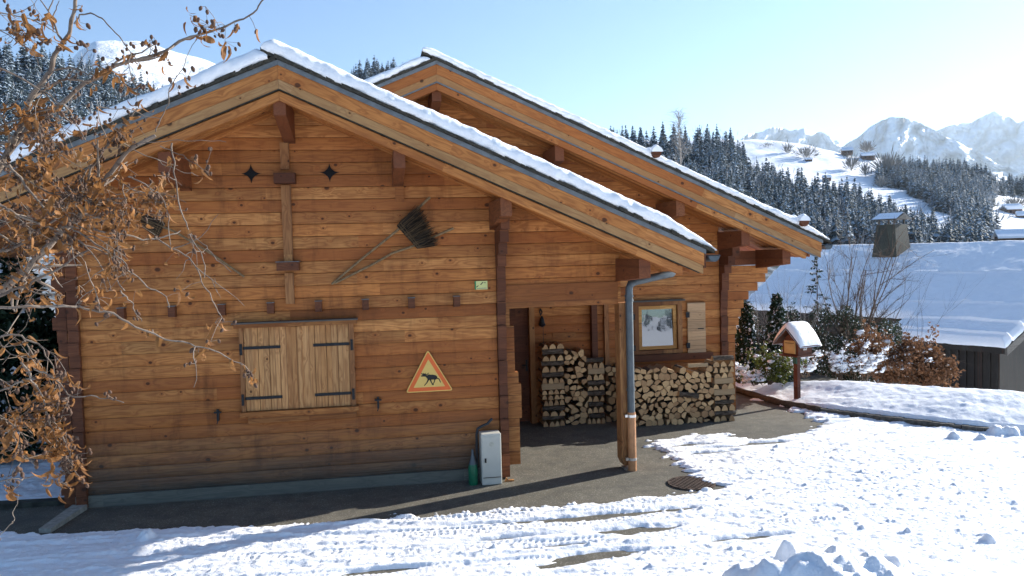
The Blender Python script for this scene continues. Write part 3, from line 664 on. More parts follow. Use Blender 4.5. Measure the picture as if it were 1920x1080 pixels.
# low middle stack mostly behind the post
for pp_ in log_ends(3.50, 3.84, .0, .98, .12, .095, lambda x: .93, 12): put_log(*pp_, 12.0, .28, 'split log of the low middle stack seen either side of the porch post', gC, q)
topB = lambda x: .86+.04*math.sin(x*5)+(.10 if x > 5.05 else 0)+(.05 if x > 5.2 else 0)
for pp_ in log_ends(3.66, 5.06, .0, 1.05, .104, .088, topB, 13): put_log(*pp_, WY2, .33, labB+', among those stacked end on', gB, q)
endcol(5.07, 5.42, WY2, 1.0, .33, labB, gB, 0, (7, 5))
cross_log(4.66, 4.98, WY2-.015, .87, .055, .06, 'thin pale plank lying on top of the wide right firewood stack', gB, q, True)
cross_log(4.5, 4.82, WY2-.05, .40, .09, .1, 'dark bark-covered log pushed lengthwise into the middle of the right firewood stack', gB, q, rot=.18)
# filler depth behind the visible faces so the stacks have body
# ================================================================ driveway, snow, garden bed
t = NT('asphalt', .85, .25); p = t.pos(); n1 = t.noise(p, 1.1, 4); n2 = t.noise(p, 140, 2, .7); n3 = t.noise(p, 5, 5, .6)
vo = t.n('ShaderNodeTexVoronoi', {'Vector': p, 'Scale': 110.})
c = t.mix(t.ramp(n1, .3, .7), (.145, .13, .095), (.20, .18, .138)); c = t.mix(t.ramp(n2, .35, .68, 0, .75), c, (.03, .028, .026)); c = t.mix(t.ramp(t.sep(vo.outputs['Color'])[0], .86, .95, 0, .7), c, (.30, .28, .24))
c = t.mix(t.ramp(n3, .45, .7, 0, .6), c, (.06, .056, .048)); c = t.mix(t.ramp(t.noise(p, .7, 5, .65), .5, .62, 0, .5), c, (.075, .07, .06)); t.col(c); t.bump(n2, .6, .004); M['asphalt'] = t.m
mb = MB(); xs = np.linspace(-9, 13, 40); ys = np.linspace(3, 19.9, 30); X, Y = np.meshgrid(xs, ys, indexing='ij')
Zd = np.where(Y > 16.2, -.0, 0)*1.; mb.grid(np.stack([X[:, ::1], Y, X*0], -1))
def gh(x, y):
    x = np.asarray(x, float); y = np.asarray(y, float); r = np.hypot(x, y)
    right = sst(13.0, 17.5, y+1.2*(x-7.2))*sst(5.2, 6.2, x)*sst(8.3, 9.3, y+.2*(x-9))
    h = -.06-2.6*right; h = h-sst(20, 60, r)*3.5
    h = h+sst(60, 400, r)*(-6)+(fbm(x/9, y/9, 4)-.5)*sst(18, 50, r)*.8
    return h
rr = np.concatenate([np.linspace(0, 30, 60), np.geomspace(31, 6000, 60)]); th = np.linspace(0, 2*PI, 145)
R2, T2 = np.meshgrid(rr, th, indexing='ij'); GX, GYY = R2*np.cos(T2), R2*np.sin(T2)
g = MB().grid(np.stack([GX, GYY, gh(GX, GYY)], -1)[:, ::-1]).build('ground', M['snow'], smooth=True); tag(g, kind='structure')
drv = MB(); drv.add([(-9, 3, 0), (9, 3, 0), (9, 15.4, 0), (-9, 15.4, 0)], [(0, 1, 2, 3)]); tag(drv.build('driveway', M['asphalt']), kind='structure')

EDGE = [tuple(gz(*q_)[:2]) for q_ in [(0,992),(130,999),(290,992),(500,985),(700,970),(900,964),(1000,955),(1130,940),(1230,922),(1335,912),(1300,893),(1270,880),(1240,850),(1222,828),(1300,815),(1450,822),(1530,802),(1495,776)]]
BARE = [(-8, 9.0)]+EDGE+[(6.62, 12.2), (6.50, 14.2), (5.8, 15.4), (-3.3, 15.4), (-3.4, 9.75), (-4.3, 9.8), (-8, 9.9)]
KERB = [tuple(gz(*q_)[:2]) for q_ in [(1365,730),(1420,748),(1470,762),(1505,768),(1540,775),(1620,785),(1700,795),(1800,808),(1900,816)]]+[(9.6, 8.75), (11, 8.1), (14, 7.6)]
GARD = KERB+[(26, 7.4), (26, 26), (5.9, 26), (6.2, 15)]
def track(px, X, Y):
    pts = np.array(px); return Y-np.interp(X, pts[:, 0], pts[:, 1])
TR = [([(-8, 8.9), (-3, 8.40), (0, 8.26), (.75, 8.08), (3.2, 8.10), (6, 8.35), (12, 9.2)], .30), ([(-8, 8.2), (-2.2, 7.93), (-.8, 7.76), (.7, 7.57), (4.2, 7.6), (7, 7.9), (12, 8.6)], .24),
      ([(-8, 7.9), (-3, 7.6), (-.8, 7.28), (1.5, 7.05), (4, 7.02), (12, 7.6)], .22), ([(-8, 7.2), (-1, 6.82), (3, 6.6), (12, 7)], .2), ([(-4, 9.4), (.5, 8.0), (2, 7.8), (4.4, 7.82), (7, 8.4), (11, 9.6)], .2), ([(2.5, 8.2), (4.5, 8.8), (6, 9.6), (7.2, 10.4)], .2), ([(3.5, 9.9), (5, 10.2), (6.2, 10.9), (7.2, 11.4)], .18)]
PATCH = [(*gz(x, y)[:2], a, b) for x, y, a, b in ((1117, 971, .6, .055), (985, 980, .5, .03), (1187, 997, .25, .05), (935, 1014, .22, .03), (1073, 1022, .2, .02), (1110, 1045, .25, .045), (1390, 1012, .28, .04), (700, 1075, .2, .03), (1060, 1060, .15, .04), (860, 966, .4, .03), (1290, 836, .22, .05), (1340, 850, .3, .035), (1380, 838, .25, .03), (1245, 905, .3, .06), (1440, 832, .3, .05), (1500, 800, .35, .05), (1240, 930, .3, .04), (1590, 785, .25, .03))]
lr = np.random.default_rng(11)
LUMP = [(lr.uniform(2.5, 13), lr.uniform(5.2, 10.5), lr.uniform(.015, .036)) for _ in range(120)]+[(lr.uniform(-4, 3), lr.uniform(5.6, 8), lr.uniform(.015, .03)) for _ in range(60)]+[(*gz(275, 1013)[:2], .085), (*gz(1705, 1005)[:2], .045), (*gz(1855, 1020)[:2], .07), (*gz(1590, 958)[:2], .04), (2.9, 5.4, .15), (2.93, 5.36, .10), (3.55, 5.05, .15), (3.2, 5.2, .12), (2.45, 5.25, .14), (*gz(1790, 785, .3)[:2], .11), (*gz(1870, 775, .3)[:2], .13), (*gz(1900, 790, .2)[:2], .12), (*gz(1840, 800, .2)[:2], .08)]
def snowh(X, Y):
    sd = sdpoly(X, Y, BARE); left = 1-sst(-1.5, 1., X)
    nz = (fbm(X*1.3, Y*5.5, 5, 2)-.5)*.55*(1-.6*left)+(fbm(X*7, Y*13, 4, 4)-.5)*.36*(1-.4*left)
    e = sd+nz-.02
    for x, y, a, b in PATCH: e = np.minimum(e, (np.hypot((X-x-.35*(Y-y))/a, (Y-y)/b)-1)*.06+nz*.25+.01)
    cov = sst(-.02, .10, e); h = -.03+.06*cov
    amp = sst(-.0, .25, e)
    h = h+amp*((fbm(X*2.2, Y*5, 4, 6)-.5)*.045+(fbm(X*14, Y*27, 4, 8, .62)-.5)*.031+sst(.56, .74, fbm(X*8, Y*13, 4, 61, .6))*.008+(fbm(X*.45, Y*7, 4, 63)-.5)*.035+(fbm(X*40, Y*60, 2, 9)-.5)*.008)
    zone = sst(8.9, 8.3, Y)*(.35+.65*sst(4.5, 1.5, X)); ph = 0
    for i, (pl_, w) in enumerate(TR):
        d = track(pl_, X, Y); inn = sst(w*.5, w*.38, np.abs(d)); side = np.exp(-((np.abs(d)-w*.58)/.035)**2)
        s = X*(1+.02*i)+.35*np.abs(d)*(1 if i % 2 else -1)
        lug = sst(.15, .6, np.sin((s+.05*fbm(X*6, Y*6, 2, 66))*2*PI/.062))*sst(.38, .6, fbm(X*2.3, Y*5, 3, 67+i))*(np.abs(d) > .012)*(np.abs(np.abs(d)-w*.26) > .016)
        k = zone if i < 5 else .6*np.ones_like(X); fade = .45+.55*sst(.35, .6, fbm(X*.8, Y*1.2, 2, 30+i))
        h = h+cov*k*fade*(-inn*(.008+.020*lug)+side*.014)
    for (x, y, r) in LUMP:
        m = (np.abs(X-x) < 2*r) & (np.abs(Y-y) < 2*r)
        if m.any():
            q_ = np.hypot(X[m]-x, Y[m]-y)/r*(1+.5*(fbm(X[m]*25, Y[m]*25, 2, 5)-.5)); h[m] += r*.85*sst(1.15, .25, q_)*np.clip(cov[m], 0, 1)
    # ploughed heap at the near right
    h = h+.54*np.exp(-((X-2.8)/1.0)**2-((Y-4.75)/.75)**2)*(1+.45*(fbm(X*3, Y*3, 4, 12)-.5)+.30*(fbm(X*7, Y*7, 4, 13)-.5))+.45*np.exp(-((X-4.3)/1.3)**2-((Y-4.0)/.9)**2)
    # garden bed bank
    gd = -sdpoly(X, Y, GARD)
    topm = .10*sst(.02, .10, gd)+.07*sst(.05, .45, gd)+.13*sst(.2, 1.4, gd)
    thin = sst(11.6, 12.6, Y); topm = topm-.07*thin*sst(0.0, .1, gd)*(1-sst(.3, 1.2, gd))
    topm = topm+.05*sst(.3, 1.4, gd)+(fbm(X*.9, Y*.9, 3, 15)-.5)*.10*sst(.1, .6, gd)+(fbm(X*9, Y*9, 4, 16)-.5)*.030
    fall = sst(13.3, 16.6, Y+1.2*(X-7.2))*sst(8.6, 9.6, Y+.2*(X-9))
    topm = topm-2.2*fall*sst(.2, .9, gd)
    h = np.where(gd > 0, .02+topm+sst(0, .05, gd)*.01, h)
    far = sst(12.4, 15, Y)*(X < 5.6)
    return h
xs = np.concatenate([np.arange(-8, -4.6, .06), np.arange(-4.6, 6.8, .0165), np.arange(6.8, 12, .03), np.arange(12, 18, .12)])
ys = np.concatenate([np.arange(3.2, 5.8, .03), np.arange(5.8, 8.9, .0125), np.arange(8.9, 12.2, .021), np.arange(12.2, 17.8, .05)])
X, Y = np.meshgrid(xs, ys, indexing='ij'); Hs = snowh(X.copy(), Y)
sg_ = MB().grid(np.stack([X, Y, Hs], -1)).build('snow_cover', M['snow'], smooth=True); tag(sg_, kind='structure')
def ground_z(x, y): return float(snowh(np.array([[float(x)]]), np.array([[float(y)]]))[0, 0])
# kerbs
kp = [Vector((*k, .045)) for k in KERB[:5]]; 
def smooth_path(P, n):
    P = np.array(P, float); t = np.linspace(0, len(P)-1, n); return np.stack([np.interp(t, np.arange(len(P)), P[:, i]) for i in range(P.shape[1])], -1)
kl = smooth_path([(*k, .05) for k in KERB[:5]], 22)
lg = thing('edging_log', 'long thin grey-brown log edging the garden bed below the mailbox', 'edging', tuple(KERB[2])+(0,))
MB().tube(kl, [.055+.006*math.sin(i*1.7) for i in range(22)], 10).build('log', plain('old_log', (.08, .06, .042), .9, nz=.4, sc_=15), lg, smooth=True)
kk = smooth_path([(*k, .03) for k in KERB[4:9]], 30); mbk = MB()
for a, b in zip(kk[:-1], kk[1:]):
    d = b-a; L = np.linalg.norm(d); d /= L; nrm = np.array([-d[1], d[0], 0]); mbk.obox((a+b)/2, d*(L/2-.001), nrm*.05, (0, 0, .05+.012*rnd.random()))
tag(mbk.build('kerb', plain('stone_kerb', (.10, .09, .075), .9, nz=.4, sc_=20)), 'dark stone kerb under the snow of the garden bed, running right along the drive', 'kerb')
tag(MB().prism([(-8, 0), (-3.5, 0), (-3.5, .05), (-5, .08), (-8, .10)], 9.58, 9.72).build('low_wall', plain('dark_edging', (.05, .05, .04), .95, nz=.5, sc_=9)), 'low dark edging left of the front wall under the snowy lawn', 'low wall')  # low strip along the lawn, dark with random mottling
tag(MB().add([(-3.42, 8.62, .004), (-3.30, 8.6, .004), (-3.2, 9.33, .004), (-3.36, 9.36, .004), (-3.42, 8.62, .05), (-3.30, 8.6, .05), (-3.2, 9.33, .06), (-3.36, 9.36, .06)], [(0, 3, 2, 1), (4, 5, 6, 7), (0, 1, 5, 4), (1, 2, 6, 5), (2, 3, 7, 6), (3, 0, 4, 7)]).build('edging_slab', plain('pale_concrete', (.28, .26, .22), .9, nz=.3, sc_=20)), 'narrow pale concrete slab lying at the left foot of the front wall', 'slab')

# ================================================================ mailbox
mx, my = float(gz(1487, 757)[0])+.02, 12.42
mz = .02
MBX = thing('mailbox', 'small wooden house-shaped mailbox on a post with a thick cap of snow', 'mailbox', (mx, my, 0)); MBX.rotation_euler = (0, 0, math.radians(0))
ang = math.radians(72); ca, sa_ = math.cos(ang), math.sin(ang)
def rl(mb):                                  # turn a locally built mesh about the post
    mb.V = [np.stack([v[:, 0]*ca+v[:, 1]*sa_, -v[:, 0]*sa_+v[:, 1]*ca, v[:, 2]], -1) for v in mb.V]; return mb
M['mbwood'] = wood('red_brown_box_wood', [(.17, .06, .035), (.13, .045, .025), (.10, .03, .018), (.06, .02, .012)], w=.3, knots=0)
rl(MB().box(-.042, .042, -.035, .035, -.05, .80)).build('post', M['mbwood'], MBX, local=True)
body = rl(MB().prism([(-.17, .86), (.17, .86), (.17, 1.07), (0, 1.25), (-.17, 1.07)], -.15, .17).box(-.20, .20, -.2, .2, .835, .859)).build('box_body', M['mbwood'], MBX, local=True)
rl(MB().box(-.118, .118, -.165, -.151, .885, 1.10)).build('flap_door', plain('pale_flap', (.50, .33, .13), .55, nz=.12, sc_=12), body, local=True)
rl(MB().box(-.10, .10, -.172, -.166, 1.055, 1.062)).build('letter_slot', M['iron'], body, local=True)
rr_ = MB()
for s in (-1, 1): rr_.prism([(0, 1.275), (s*.30, .985+.03), (s*.30, .985+.05), (0, 1.30)], -.24, .24)
rfm = rl(rr_).build('roof', M['dark'], MBX, local=True)
sx = np.linspace(-.31, .31, 31); sy = np.linspace(-.25, .25, 27); SX, SY = np.meshgrid(sx, sy, indexing='ij')
tp = np.sqrt(np.clip((1-(np.abs(SX)/.312)**2.5)*(1-(np.abs(SY)/.252)**6), 0, 1))
base_ = 1.30-np.abs(SX)*.93; topz = 1.30-(np.sqrt(SX**2+.006)-.077)*.9+.115
top_ = base_*(1-tp)+topz*tp+(fbm(SX*14+5, SY*14+5, 3, 40)-.5)*.03*tp
m1 = MB().grid(np.stack([SX, SY, top_], -1)); m1.grid(np.stack([SX, SY, base_-.003], -1)[:, ::-1]); rl(m1).build('snow_cap', M['snow'], rfm, local=True, smooth=True)
rl(MB().box(-.04, .04, -.05, .05, .70, .83)).build('green_bracket', plain('green_paint', (.03, .12, .09), .6), MBX, local=True)
pl_ = rl(MB().box(.1712, .176, -.05, .05, .93, 1.02)).build('number_plate', plain('plate_dark', (.16, .09, .06), .5), body, local=True)
def text(s, size, name, mat, parent, mw):
    cu = bpy.data.curves.new('t', 'FONT'); cu.body = s; cu.size = size; cu.extrude = .0008; cu.align_x = 'CENTER'; cu.align_y = 'CENTER'; cu.offset = .002
    ob = bpy.data.objects.new('t', cu); COL.objects.link(ob); dg = bpy.context.evaluated_depsgraph_get(); me = bpy.data.meshes.new_from_object(ob.evaluated_get(dg))
    bpy.data.objects.remove(ob); me.transform(mw); me.materials.clear(); me.materials.append(mat); o = bpy.data.objects.new(name, me); COL.objects.link(o); o.parent = parent; return o
W3 = Matrix.Rotation(-ang, 4, 'Z') @ Matrix.Translation((.1775, 0, .975)) @ Matrix.Rotation(PI/2, 4, 'Z') @ Matrix.Rotation(PI/2, 4, 'X')
text('25', .085, 'house_number', plain('number_white', (.8, .8, .78), .5), pl_, W3)

# ================================================================ vegetation helpers
M['twig'] = plain('brown_twigs', (.10, .07, .05), .85, nz=.3); M['twiggrey'] = plain('grey_twigs', (.24, .225, .21), .8, nz=.3)
def leafmat(name, a, b, tr=.35, rough=.6):
    t = NT(name, rough, .2); n = t.n('ShaderNodeTexWhiteNoise', {0: t.vm('FLOOR', t.vm('SCALE', t.pos(), (0, 0, 0)))}) if False else None
    nz = t.noise(t.pos(), 9, 3, .7); t.col(t.mix(t.ramp(nz, .3, .7), a, b))
    tl = t.n('ShaderNodeBsdfTranslucent', {0: b}); mx_ = t.n('ShaderNodeMixShader', {0: tr}); t.t.links.new(t.b.outputs[0], mx_.inputs[1]); t.t.links.new(tl.outputs[0], mx_.inputs[2]); t.t.links.new(mx_.outputs[0], t.out.inputs[0])
    return t.m
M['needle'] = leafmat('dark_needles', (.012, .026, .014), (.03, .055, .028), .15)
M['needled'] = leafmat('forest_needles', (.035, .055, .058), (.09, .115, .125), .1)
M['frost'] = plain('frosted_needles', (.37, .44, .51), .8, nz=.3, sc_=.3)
M['green'] = leafmat('glossy_leaf', (.03, .05, .012), (.12, .14, .03), .25, .4)
M['beech'] = leafmat('dry_beech_leaf', (.10, .05, .03), (.20, .10, .05), .25)
M['dry'] = leafmat('dry_curled_leaf', (.11, .045, .018), (.35, .165, .055), .32)
M['snowp'] = plain('snow_clump', (.84, .87, .92), .6, nz=.04)
def dirs(n, r): v = r.normal(size=(n, 3)); return v/np.linalg.norm(v, axis=1)[:, None]
def quads(mb, P, size, r, mi=0, aspect=1.8, down=None):
    """scattered leaf-sized faces"""
    n = len(P); a = dirs(n, r)
    if down is not None: a = a*(1-down)+np.array([0, 0, -1.])*down; a /= np.linalg.norm(a, axis=1)[:, None]
    b = np.cross(a, dirs(n, r)); b /= np.linalg.norm(b, axis=1)[:, None]+1e-9
    s = np.asarray(size)*r.uniform(.6, 1.3, n); s = s[:, None]
    c = np.cross(a, b)*s*.25
    v = np.stack([P, P+a*s*.5*aspect+b*s*.5+c, P+a*s*aspect, P+a*s*.5*aspect-b*s*.5+c], 1).reshape(-1, 3)
    i = np.arange(n)[:, None]*4; mb.add(v, np.concatenate([i+0, i+1, i+2, i+3], 1), mi); return mb
def bare_shrub(mb, base, h, spread, stems, r, mi=0, rad=.012, depth=2, k=4, tips=None, lean=.0):
    def grow(p, d, L, ra, dep):
        n = 5; pts = [p]; dd = d.copy()
        for i in range(n):
            dd = dd+r.normal(size=3)*.10+np.array([0, 0, .05]); dd /= np.linalg.norm(dd); pts.append(pts[-1]+dd*L/n)
        rr_ = np.linspace(ra, ra*.35, n+1); mb.tube(pts, rr_, k, mi, cap=False)
        if tips is not None: tips.extend(pts[2:])
        if dep > 0:
            for _ in range(r.integers(3, 6)):
                i = r.integers(1, n+1); nd = dd+r.normal(size=3)*.55; nd /= np.linalg.norm(nd); grow(pts[i], nd, L*r.uniform(.35, .6), rr_[i]*.7, dep-1)
    for _ in range(stems):
        a = r.uniform(0, 2*PI); s = r.uniform(0, spread); d = np.array([math.cos(a)*s+lean, math.sin(a)*s, 1.]); d /= np.linalg.norm(d)
        grow(np.array(base)+np.array([math.cos(a), math.sin(a), 0])*spread*.12*h, d, h*r.uniform(.6, 1.), rad, depth)
def conifer(r, tiers=11, br=8, rad=.2, snowp=.45, droop=.45):
    """unit-height spruce: verts, tris, material ids"""
    V = []; Fc = []; Mi = []
    V += [(-.012, 0, 0), (.012, 0, 0), (0, .012, 0), (0, 0, 1)]; Fc += [(0, 1, 3), (1, 2, 3), (2, 0, 3)]; Mi += [0]*3
    for t in range(tiers):
        u = (t+r.uniform(-.3, .3))/tiers; h = .08+.88*u; R_ = rad*(1-u)**.85+.012
        for b in range(br):
            a = (b+r.uniform(-.4, .4))*2*PI/br+t*1.1; L = R_*r.uniform(.65, 1.2); hh = h+r.uniform(-.025, .025)
            c, s = math.cos(a), math.sin(a); w = L*r.uniform(.3, .45); tipz = hh-L*droop*r.uniform(.6, 1.3); n = len(V)
            mxx = .6*L; V += [(0, 0, hh+.02), (c*mxx-s*w, s*mxx+c*w, hh-L*droop*.75), (c*L, s*L, tipz), (c*mxx+s*w, s*mxx-c*w, hh-L*droop*.75)]
            m = 1 if r.random() < snowp else 0; Fc += [(n, n+1, n+2), (n, n+2, n+3)]; Mi += [m, m if r.random() < .7 else 0]
    return np.array(V), np.array(Fc), np.array(Mi)
def forest(name, pts, hts, seeds, mats, kind='stuff', rad=.2, snowp=.45, bare=None, parts=None):
    r = np.random.default_rng(seeds); vs = [conifer(r, rad=rad*r.uniform(.8, 1.15), snowp=snowp) for _ in range(9)]
    mb = MB()
    for p, h in zip(pts, hts):
        V, Fc, Mi = vs[r.integers(9)]; a = r.uniform(0, 2*PI); c, s = math.cos(a), math.sin(a); w = r.uniform(.8, 1.2)
        W = np.stack([(V[:, 0]*c-V[:, 1]*s)*h*w, (V[:, 0]*s+V[:, 1]*c)*h*w, V[:, 2]*h], -1)+p
        mb.V.append(W); f = Fc+mb.n
        for m in (0, 1): mb.Fc.append((f[Mi == m], m))
        mb.n += len(W)
    if bare is not None:
        for p, h in bare:
            n = 70; q_ = r.normal(size=(n, 3))*np.array([.2, .2, .26])*h+np.array([0, 0, .55*h])+p
            d = q_-(np.array(p)+np.array([0, 0, .1*h])); d /= np.linalg.norm(d, axis=1)[:, None]; b = np.cross(d, dirs(n, r)); b /= np.linalg.norm(b, axis=1)[:, None]
            L = h*.16; v = np.stack([q_-d*L, q_+b*L*.09, q_+d*L, q_-b*L*.09], 1).reshape(-1, 3); i = np.arange(n)[:, None]*4
            mb.add(v, np.concatenate([i, i+1, i+2, i+3], 1), 2); mb.tube([p, np.array(p)+np.array([0, 0, h*.6])], [h*.012, h*.004], 3, 2)
    return tag(mb.build(name, mats), kind=kind)

# ---- plants of the garden bed
def P2(x, y, Y0): q_ = gy(x, y, Y0); return q_
r = np.random.default_rng(21)
def shrub(name, label, cat, px, Yd, w, h, leafm, nleaf, ls, nsnow, stems=10, group=None, zb=None, spread=.8, aspect=1.6, yt=None):
    b = gy(px, 700, Yd)
    if yt is not None: zb = gy(px, yt, Yd)[2]-h*.93
    z0 = zb if zb is not None else ground_z(b[0], Yd)-.03
    T = thing(name, label, cat, (b[0], Yd, z0), group); mb = MB(); tips = []
    bare_shrub(mb, (b[0], Yd, z0), h, spread, stems, r, 0, .009, 2, 4, tips); 
    tp_ = np.array(tips); tp_[:, 0] = b[0]+(tp_[:, 0]-b[0])*w/(h*.9); mb.V = [np.stack([b[0]+(v[:, 0]-b[0])*w/(h*.9), v[:, 1], v[:, 2]], -1) for v in mb.V]
    mb.build('branches', M['twig'], T)
    if nleaf:
        P = tp_[r.integers(0, len(tp_), nleaf)]+r.normal(size=(nleaf, 3))*.04; l = MB(); quads(l, P, ls, r, 0, aspect, .2); l.build('foliage', leafm, T)
    if nsnow:
        s = MB(); zz = tp_[:, 2]-z0
        cand = tp_[(zz > .3*h)]; cand = cand if len(cand) > 5 else tp_
        ns_ = int(nsnow*13); top_ = cand0 = tp_[(tp_[:, 2]-z0) > .45*h]; top_ = top_ if len(top_) > 5 else tp_; quads(s, top_[r.integers(0, len(top_), ns_)]+r.normal(size=(ns_, 3))*np.array([.03, .03, .012])+np.array([0, 0, .015]), .022, r, 0, 1.7)
        for i in range(int(nsnow*1.1)):
            c = cand[r.integers(len(cand))]; R_ = r.uniform(.015, .045)
            k = 7; V = [[(c[0]+R_*1.7*math.cos(a)*math.sin(b_)*(1+.25*r.random()), c[1]+R_*1.3*math.sin(a)*math.sin(b_), c[2]+R_*.75*math.cos(b_)*(1+.2*r.random())) for a in np.linspace(0, 2*PI, k+1)] for b_ in np.linspace(.05, PI-.05, 5)]
            V = np.array(V); V[:, -1] = V[:, 0]; s.grid(V[::-1])
        s.build('snow_clumps', M['snowp'], T, smooth=True)
    return T
shrub('evergreen_shrub', 'bright green glossy-leaved shrub left of the mailbox post', 'shrub', 1440, 13.3, .5, .5, M['green'], 1100, .045, 14, 9, yt=672)
for i, (px, Yd, w, h, lab) in enumerate(((1392, 13.6, .5, .26, 'low snow-covered plant at the chalet corner'), (1415, 13.2, .35, .2, 'small snow-covered plant between the chalet corner and the green shrub'), (1508, 13.6, .6, .42, 'snow-dusted twiggy shrub right behind the mailbox post'), (1575, 14.0, .6, .45, 'snow-dusted twiggy shrub second right of the mailbox post'), (1620, 14.0, .6, .55, 'snow-laden shrub left of the brown-leaved bush'))):
    shrub('snowy_shrub', lab, 'shrub', px, Yd, w, h, M['beech'] if i > 1 else M['green'], 160, .035, [60, 40, 60, 70, 75][i], 8, yt=[694, 702, 668, 672, 664][i], group= 'snowy shrubs along the garden bed')
shrub('beech_bush', 'wide bush of dry brown leaves with snow on its left side, before the barn', 'bush', 1668, 14.3, .95, .85, M['beech'], 5200, .05, 60, 22, yt=652)
shrub('beech_bush', 'brown-leaved bush end without snow, nearest the dark barn wall', 'bush', 1745, 13.9, .62, .62, M['beech'], 3800, .05, 6, 16, yt=678)
# columnar evergreens, saplings, thicket behind
def column_tree(px, ytop, Yd, w, label):
    b = gy(px, 690, Yd); top = gy(px, ytop, Yd)[2]; z0 = -.3; T = thing('columnar_evergreen', label, 'conifer', (b[0], Yd, z0), 'narrow dark evergreens at the chalet corner'); h = top-z0
    n = 3800; u = r.random(n)**.8; rad = w*(1-u**2.2)*.5+.02; a = r.uniform(0, 2*PI, n); rr_ = rad*np.sqrt(r.uniform(.35, 1, n))*(1+.3*np.sin(u*40+a*2)+r.normal(size=n)*.16); P = np.stack([b[0]+rr_*np.cos(a), Yd+rr_*np.sin(a), z0+u*h], -1)
    l = MB(); quads(l, P[:2900], .055, r, 0, 1.5); quads(l, P[2900:]+np.array([0, 0, .01]), .038, r, 1, 1.6); l.build('foliage', [M['needle'], M['snowp']], T); MB().tube([(b[0], Yd, z0), (b[0], Yd, z0+h*.9)], [.03, .006], 6).build('trunk', M['twig'], T)
column_tree(1400, 570, 14.6, .34, 'shorter narrow dark evergreen at the chalet corner')
column_tree(1458, 556, 14.6, .50, 'taller narrow dark evergreen between the chalet corner and the mailbox')
def bare_tree(px, ybase, ytop, Yd, stems, spread, label, mat='twiggrey', rad=.014, depth=2, name='bare_sapling', cat='tree', zb=None, group=None, seed=1, lean=0.):
    rr_ = np.random.default_rng(seed); b = gy(px, ybase, Yd); h = gy(px, ytop, Yd)[2]-b[2]; T = thing(name, label, cat, tuple(b), group)
    mb = MB(); bare_shrub(mb, b, h, spread, stems, rr_, 0, rad, depth, 4, None, lean); mb.build('branches', M[mat], T); return T
bare_tree(1600, 660, 440, 16.0, 9, .38, 'many-stemmed bare brown tree in front of the snowy barn roof', 'twig', rad=.02, depth=3, seed=4, name='bare_tree')
bare_tree(1650, 660, 470, 16.6, 5, .5, 'thinner bare tree just right of the many-stemmed one, before the barn roof', 'twig', seed=5, depth=2, name='bare_tree', rad=.010)
for i, (px, yt, lab) in enumerate(((1410, 520, 'bare twiggy shrub nearest the chalet corner, behind the narrow evergreens'), (1435, 535, 'bare twiggy shrub between the two narrow evergreens'), (1490, 470, 'tall thin bare sapling above the mailbox roof'))):
    bare_tree(px, 680, yt, 15.2, 7, .5, lab, seed=30+i, depth=2, rad=.008, group='bare shrubs behind the garden bed', cat='shrub' if i < 2 else 'tree', name='bare_shrub' if i < 2 else 'bare_sapling')
# thin young spruce
b = gy(1533, 640, 15.6); T = thing('young_spruce', 'thin young spruce with sparse drooping branches above the mailbox', 'tree', tuple(b)); h = gy(1533, 470, 15.6)[2]-b[2]
MB().tube([b, b+np.array([0, 0, h])], [.02, .004], 5).build('trunk', M['twig'], T); l = MB(); tw = MB()
for i in range(26):
    u = i/26; a = r.uniform(0, 2*PI); L = .36*(1-u)+.05; p0 = b+np.array([0, 0, h*(.12+.86*u)]); p1 = p0+np.array([math.cos(a)*L, math.sin(a)*L, -.12*L+.02]); tw.tube([p0, (p0+p1)/2+np.array([0, 0, .02]), p1], .004, 3)
    P = p0+(p1-p0)*r.uniform(.2, 1, 26)[:, None]; quads(l, P[:20], .035, r, 0, 1.4, .4); quads(l, P[20:]+np.array([0, 0, .012]), .03, r, 1, 1.2)
l.build('foliage', [M['needle'], M['snowp']], T); tw.build('branches', M['twig'], T)
# thicket behind the bed: one tangled hedge nobody could count
th_ = MB()
for i in range(46):
    px = 1375+i*6.6+r.normal()*8; Yd = r.uniform(15.3, 16.8); bb = gy(px, 720, Yd); bare_shrub(th_, (bb[0], Yd, -1.1), 2.0*r.uniform(.8, 1.25)+(.35 if px < 1450 else .1), .6, 3, r, 0, .010, 2, 3)
n = 64000; px_ = r.uniform(1375, 1690, n); Yd = r.uniform(15.2, 17, n); zz = -1.1+2.35*r.random(n)**.85; zz = zz-np.clip((px_-1600)/60, 0, 1)*.55
zz += (fbm(px_/26, zz*0, 3, 50)-.5)*.8; P = np.array([gy(a, 600, b_) for a, b_ in zip(px_, Yd)]); P[:, 2] = zz
dens = fbm(P[:, 0]*2.6, P[:, 2]*2.6, 4, 60) > .40+.14*np.clip((P[:, 2]-.2)/1.1, 0, 1); P = P[dens]; k1 = int(len(P)*.66)
quads(th_, P[:k1], .036, r, 1, 1.8, .2); quads(th_, P[k1:int(len(P)*.80)], .026, r, 2, 2.2); quads(th_, P[int(len(P)*.80):], .03, r, 0, 2.5)
tag(th_.build('hedge_thicket', [M['twig'], M['needle'], M['snowp'], M['green']]), kind='stuff')
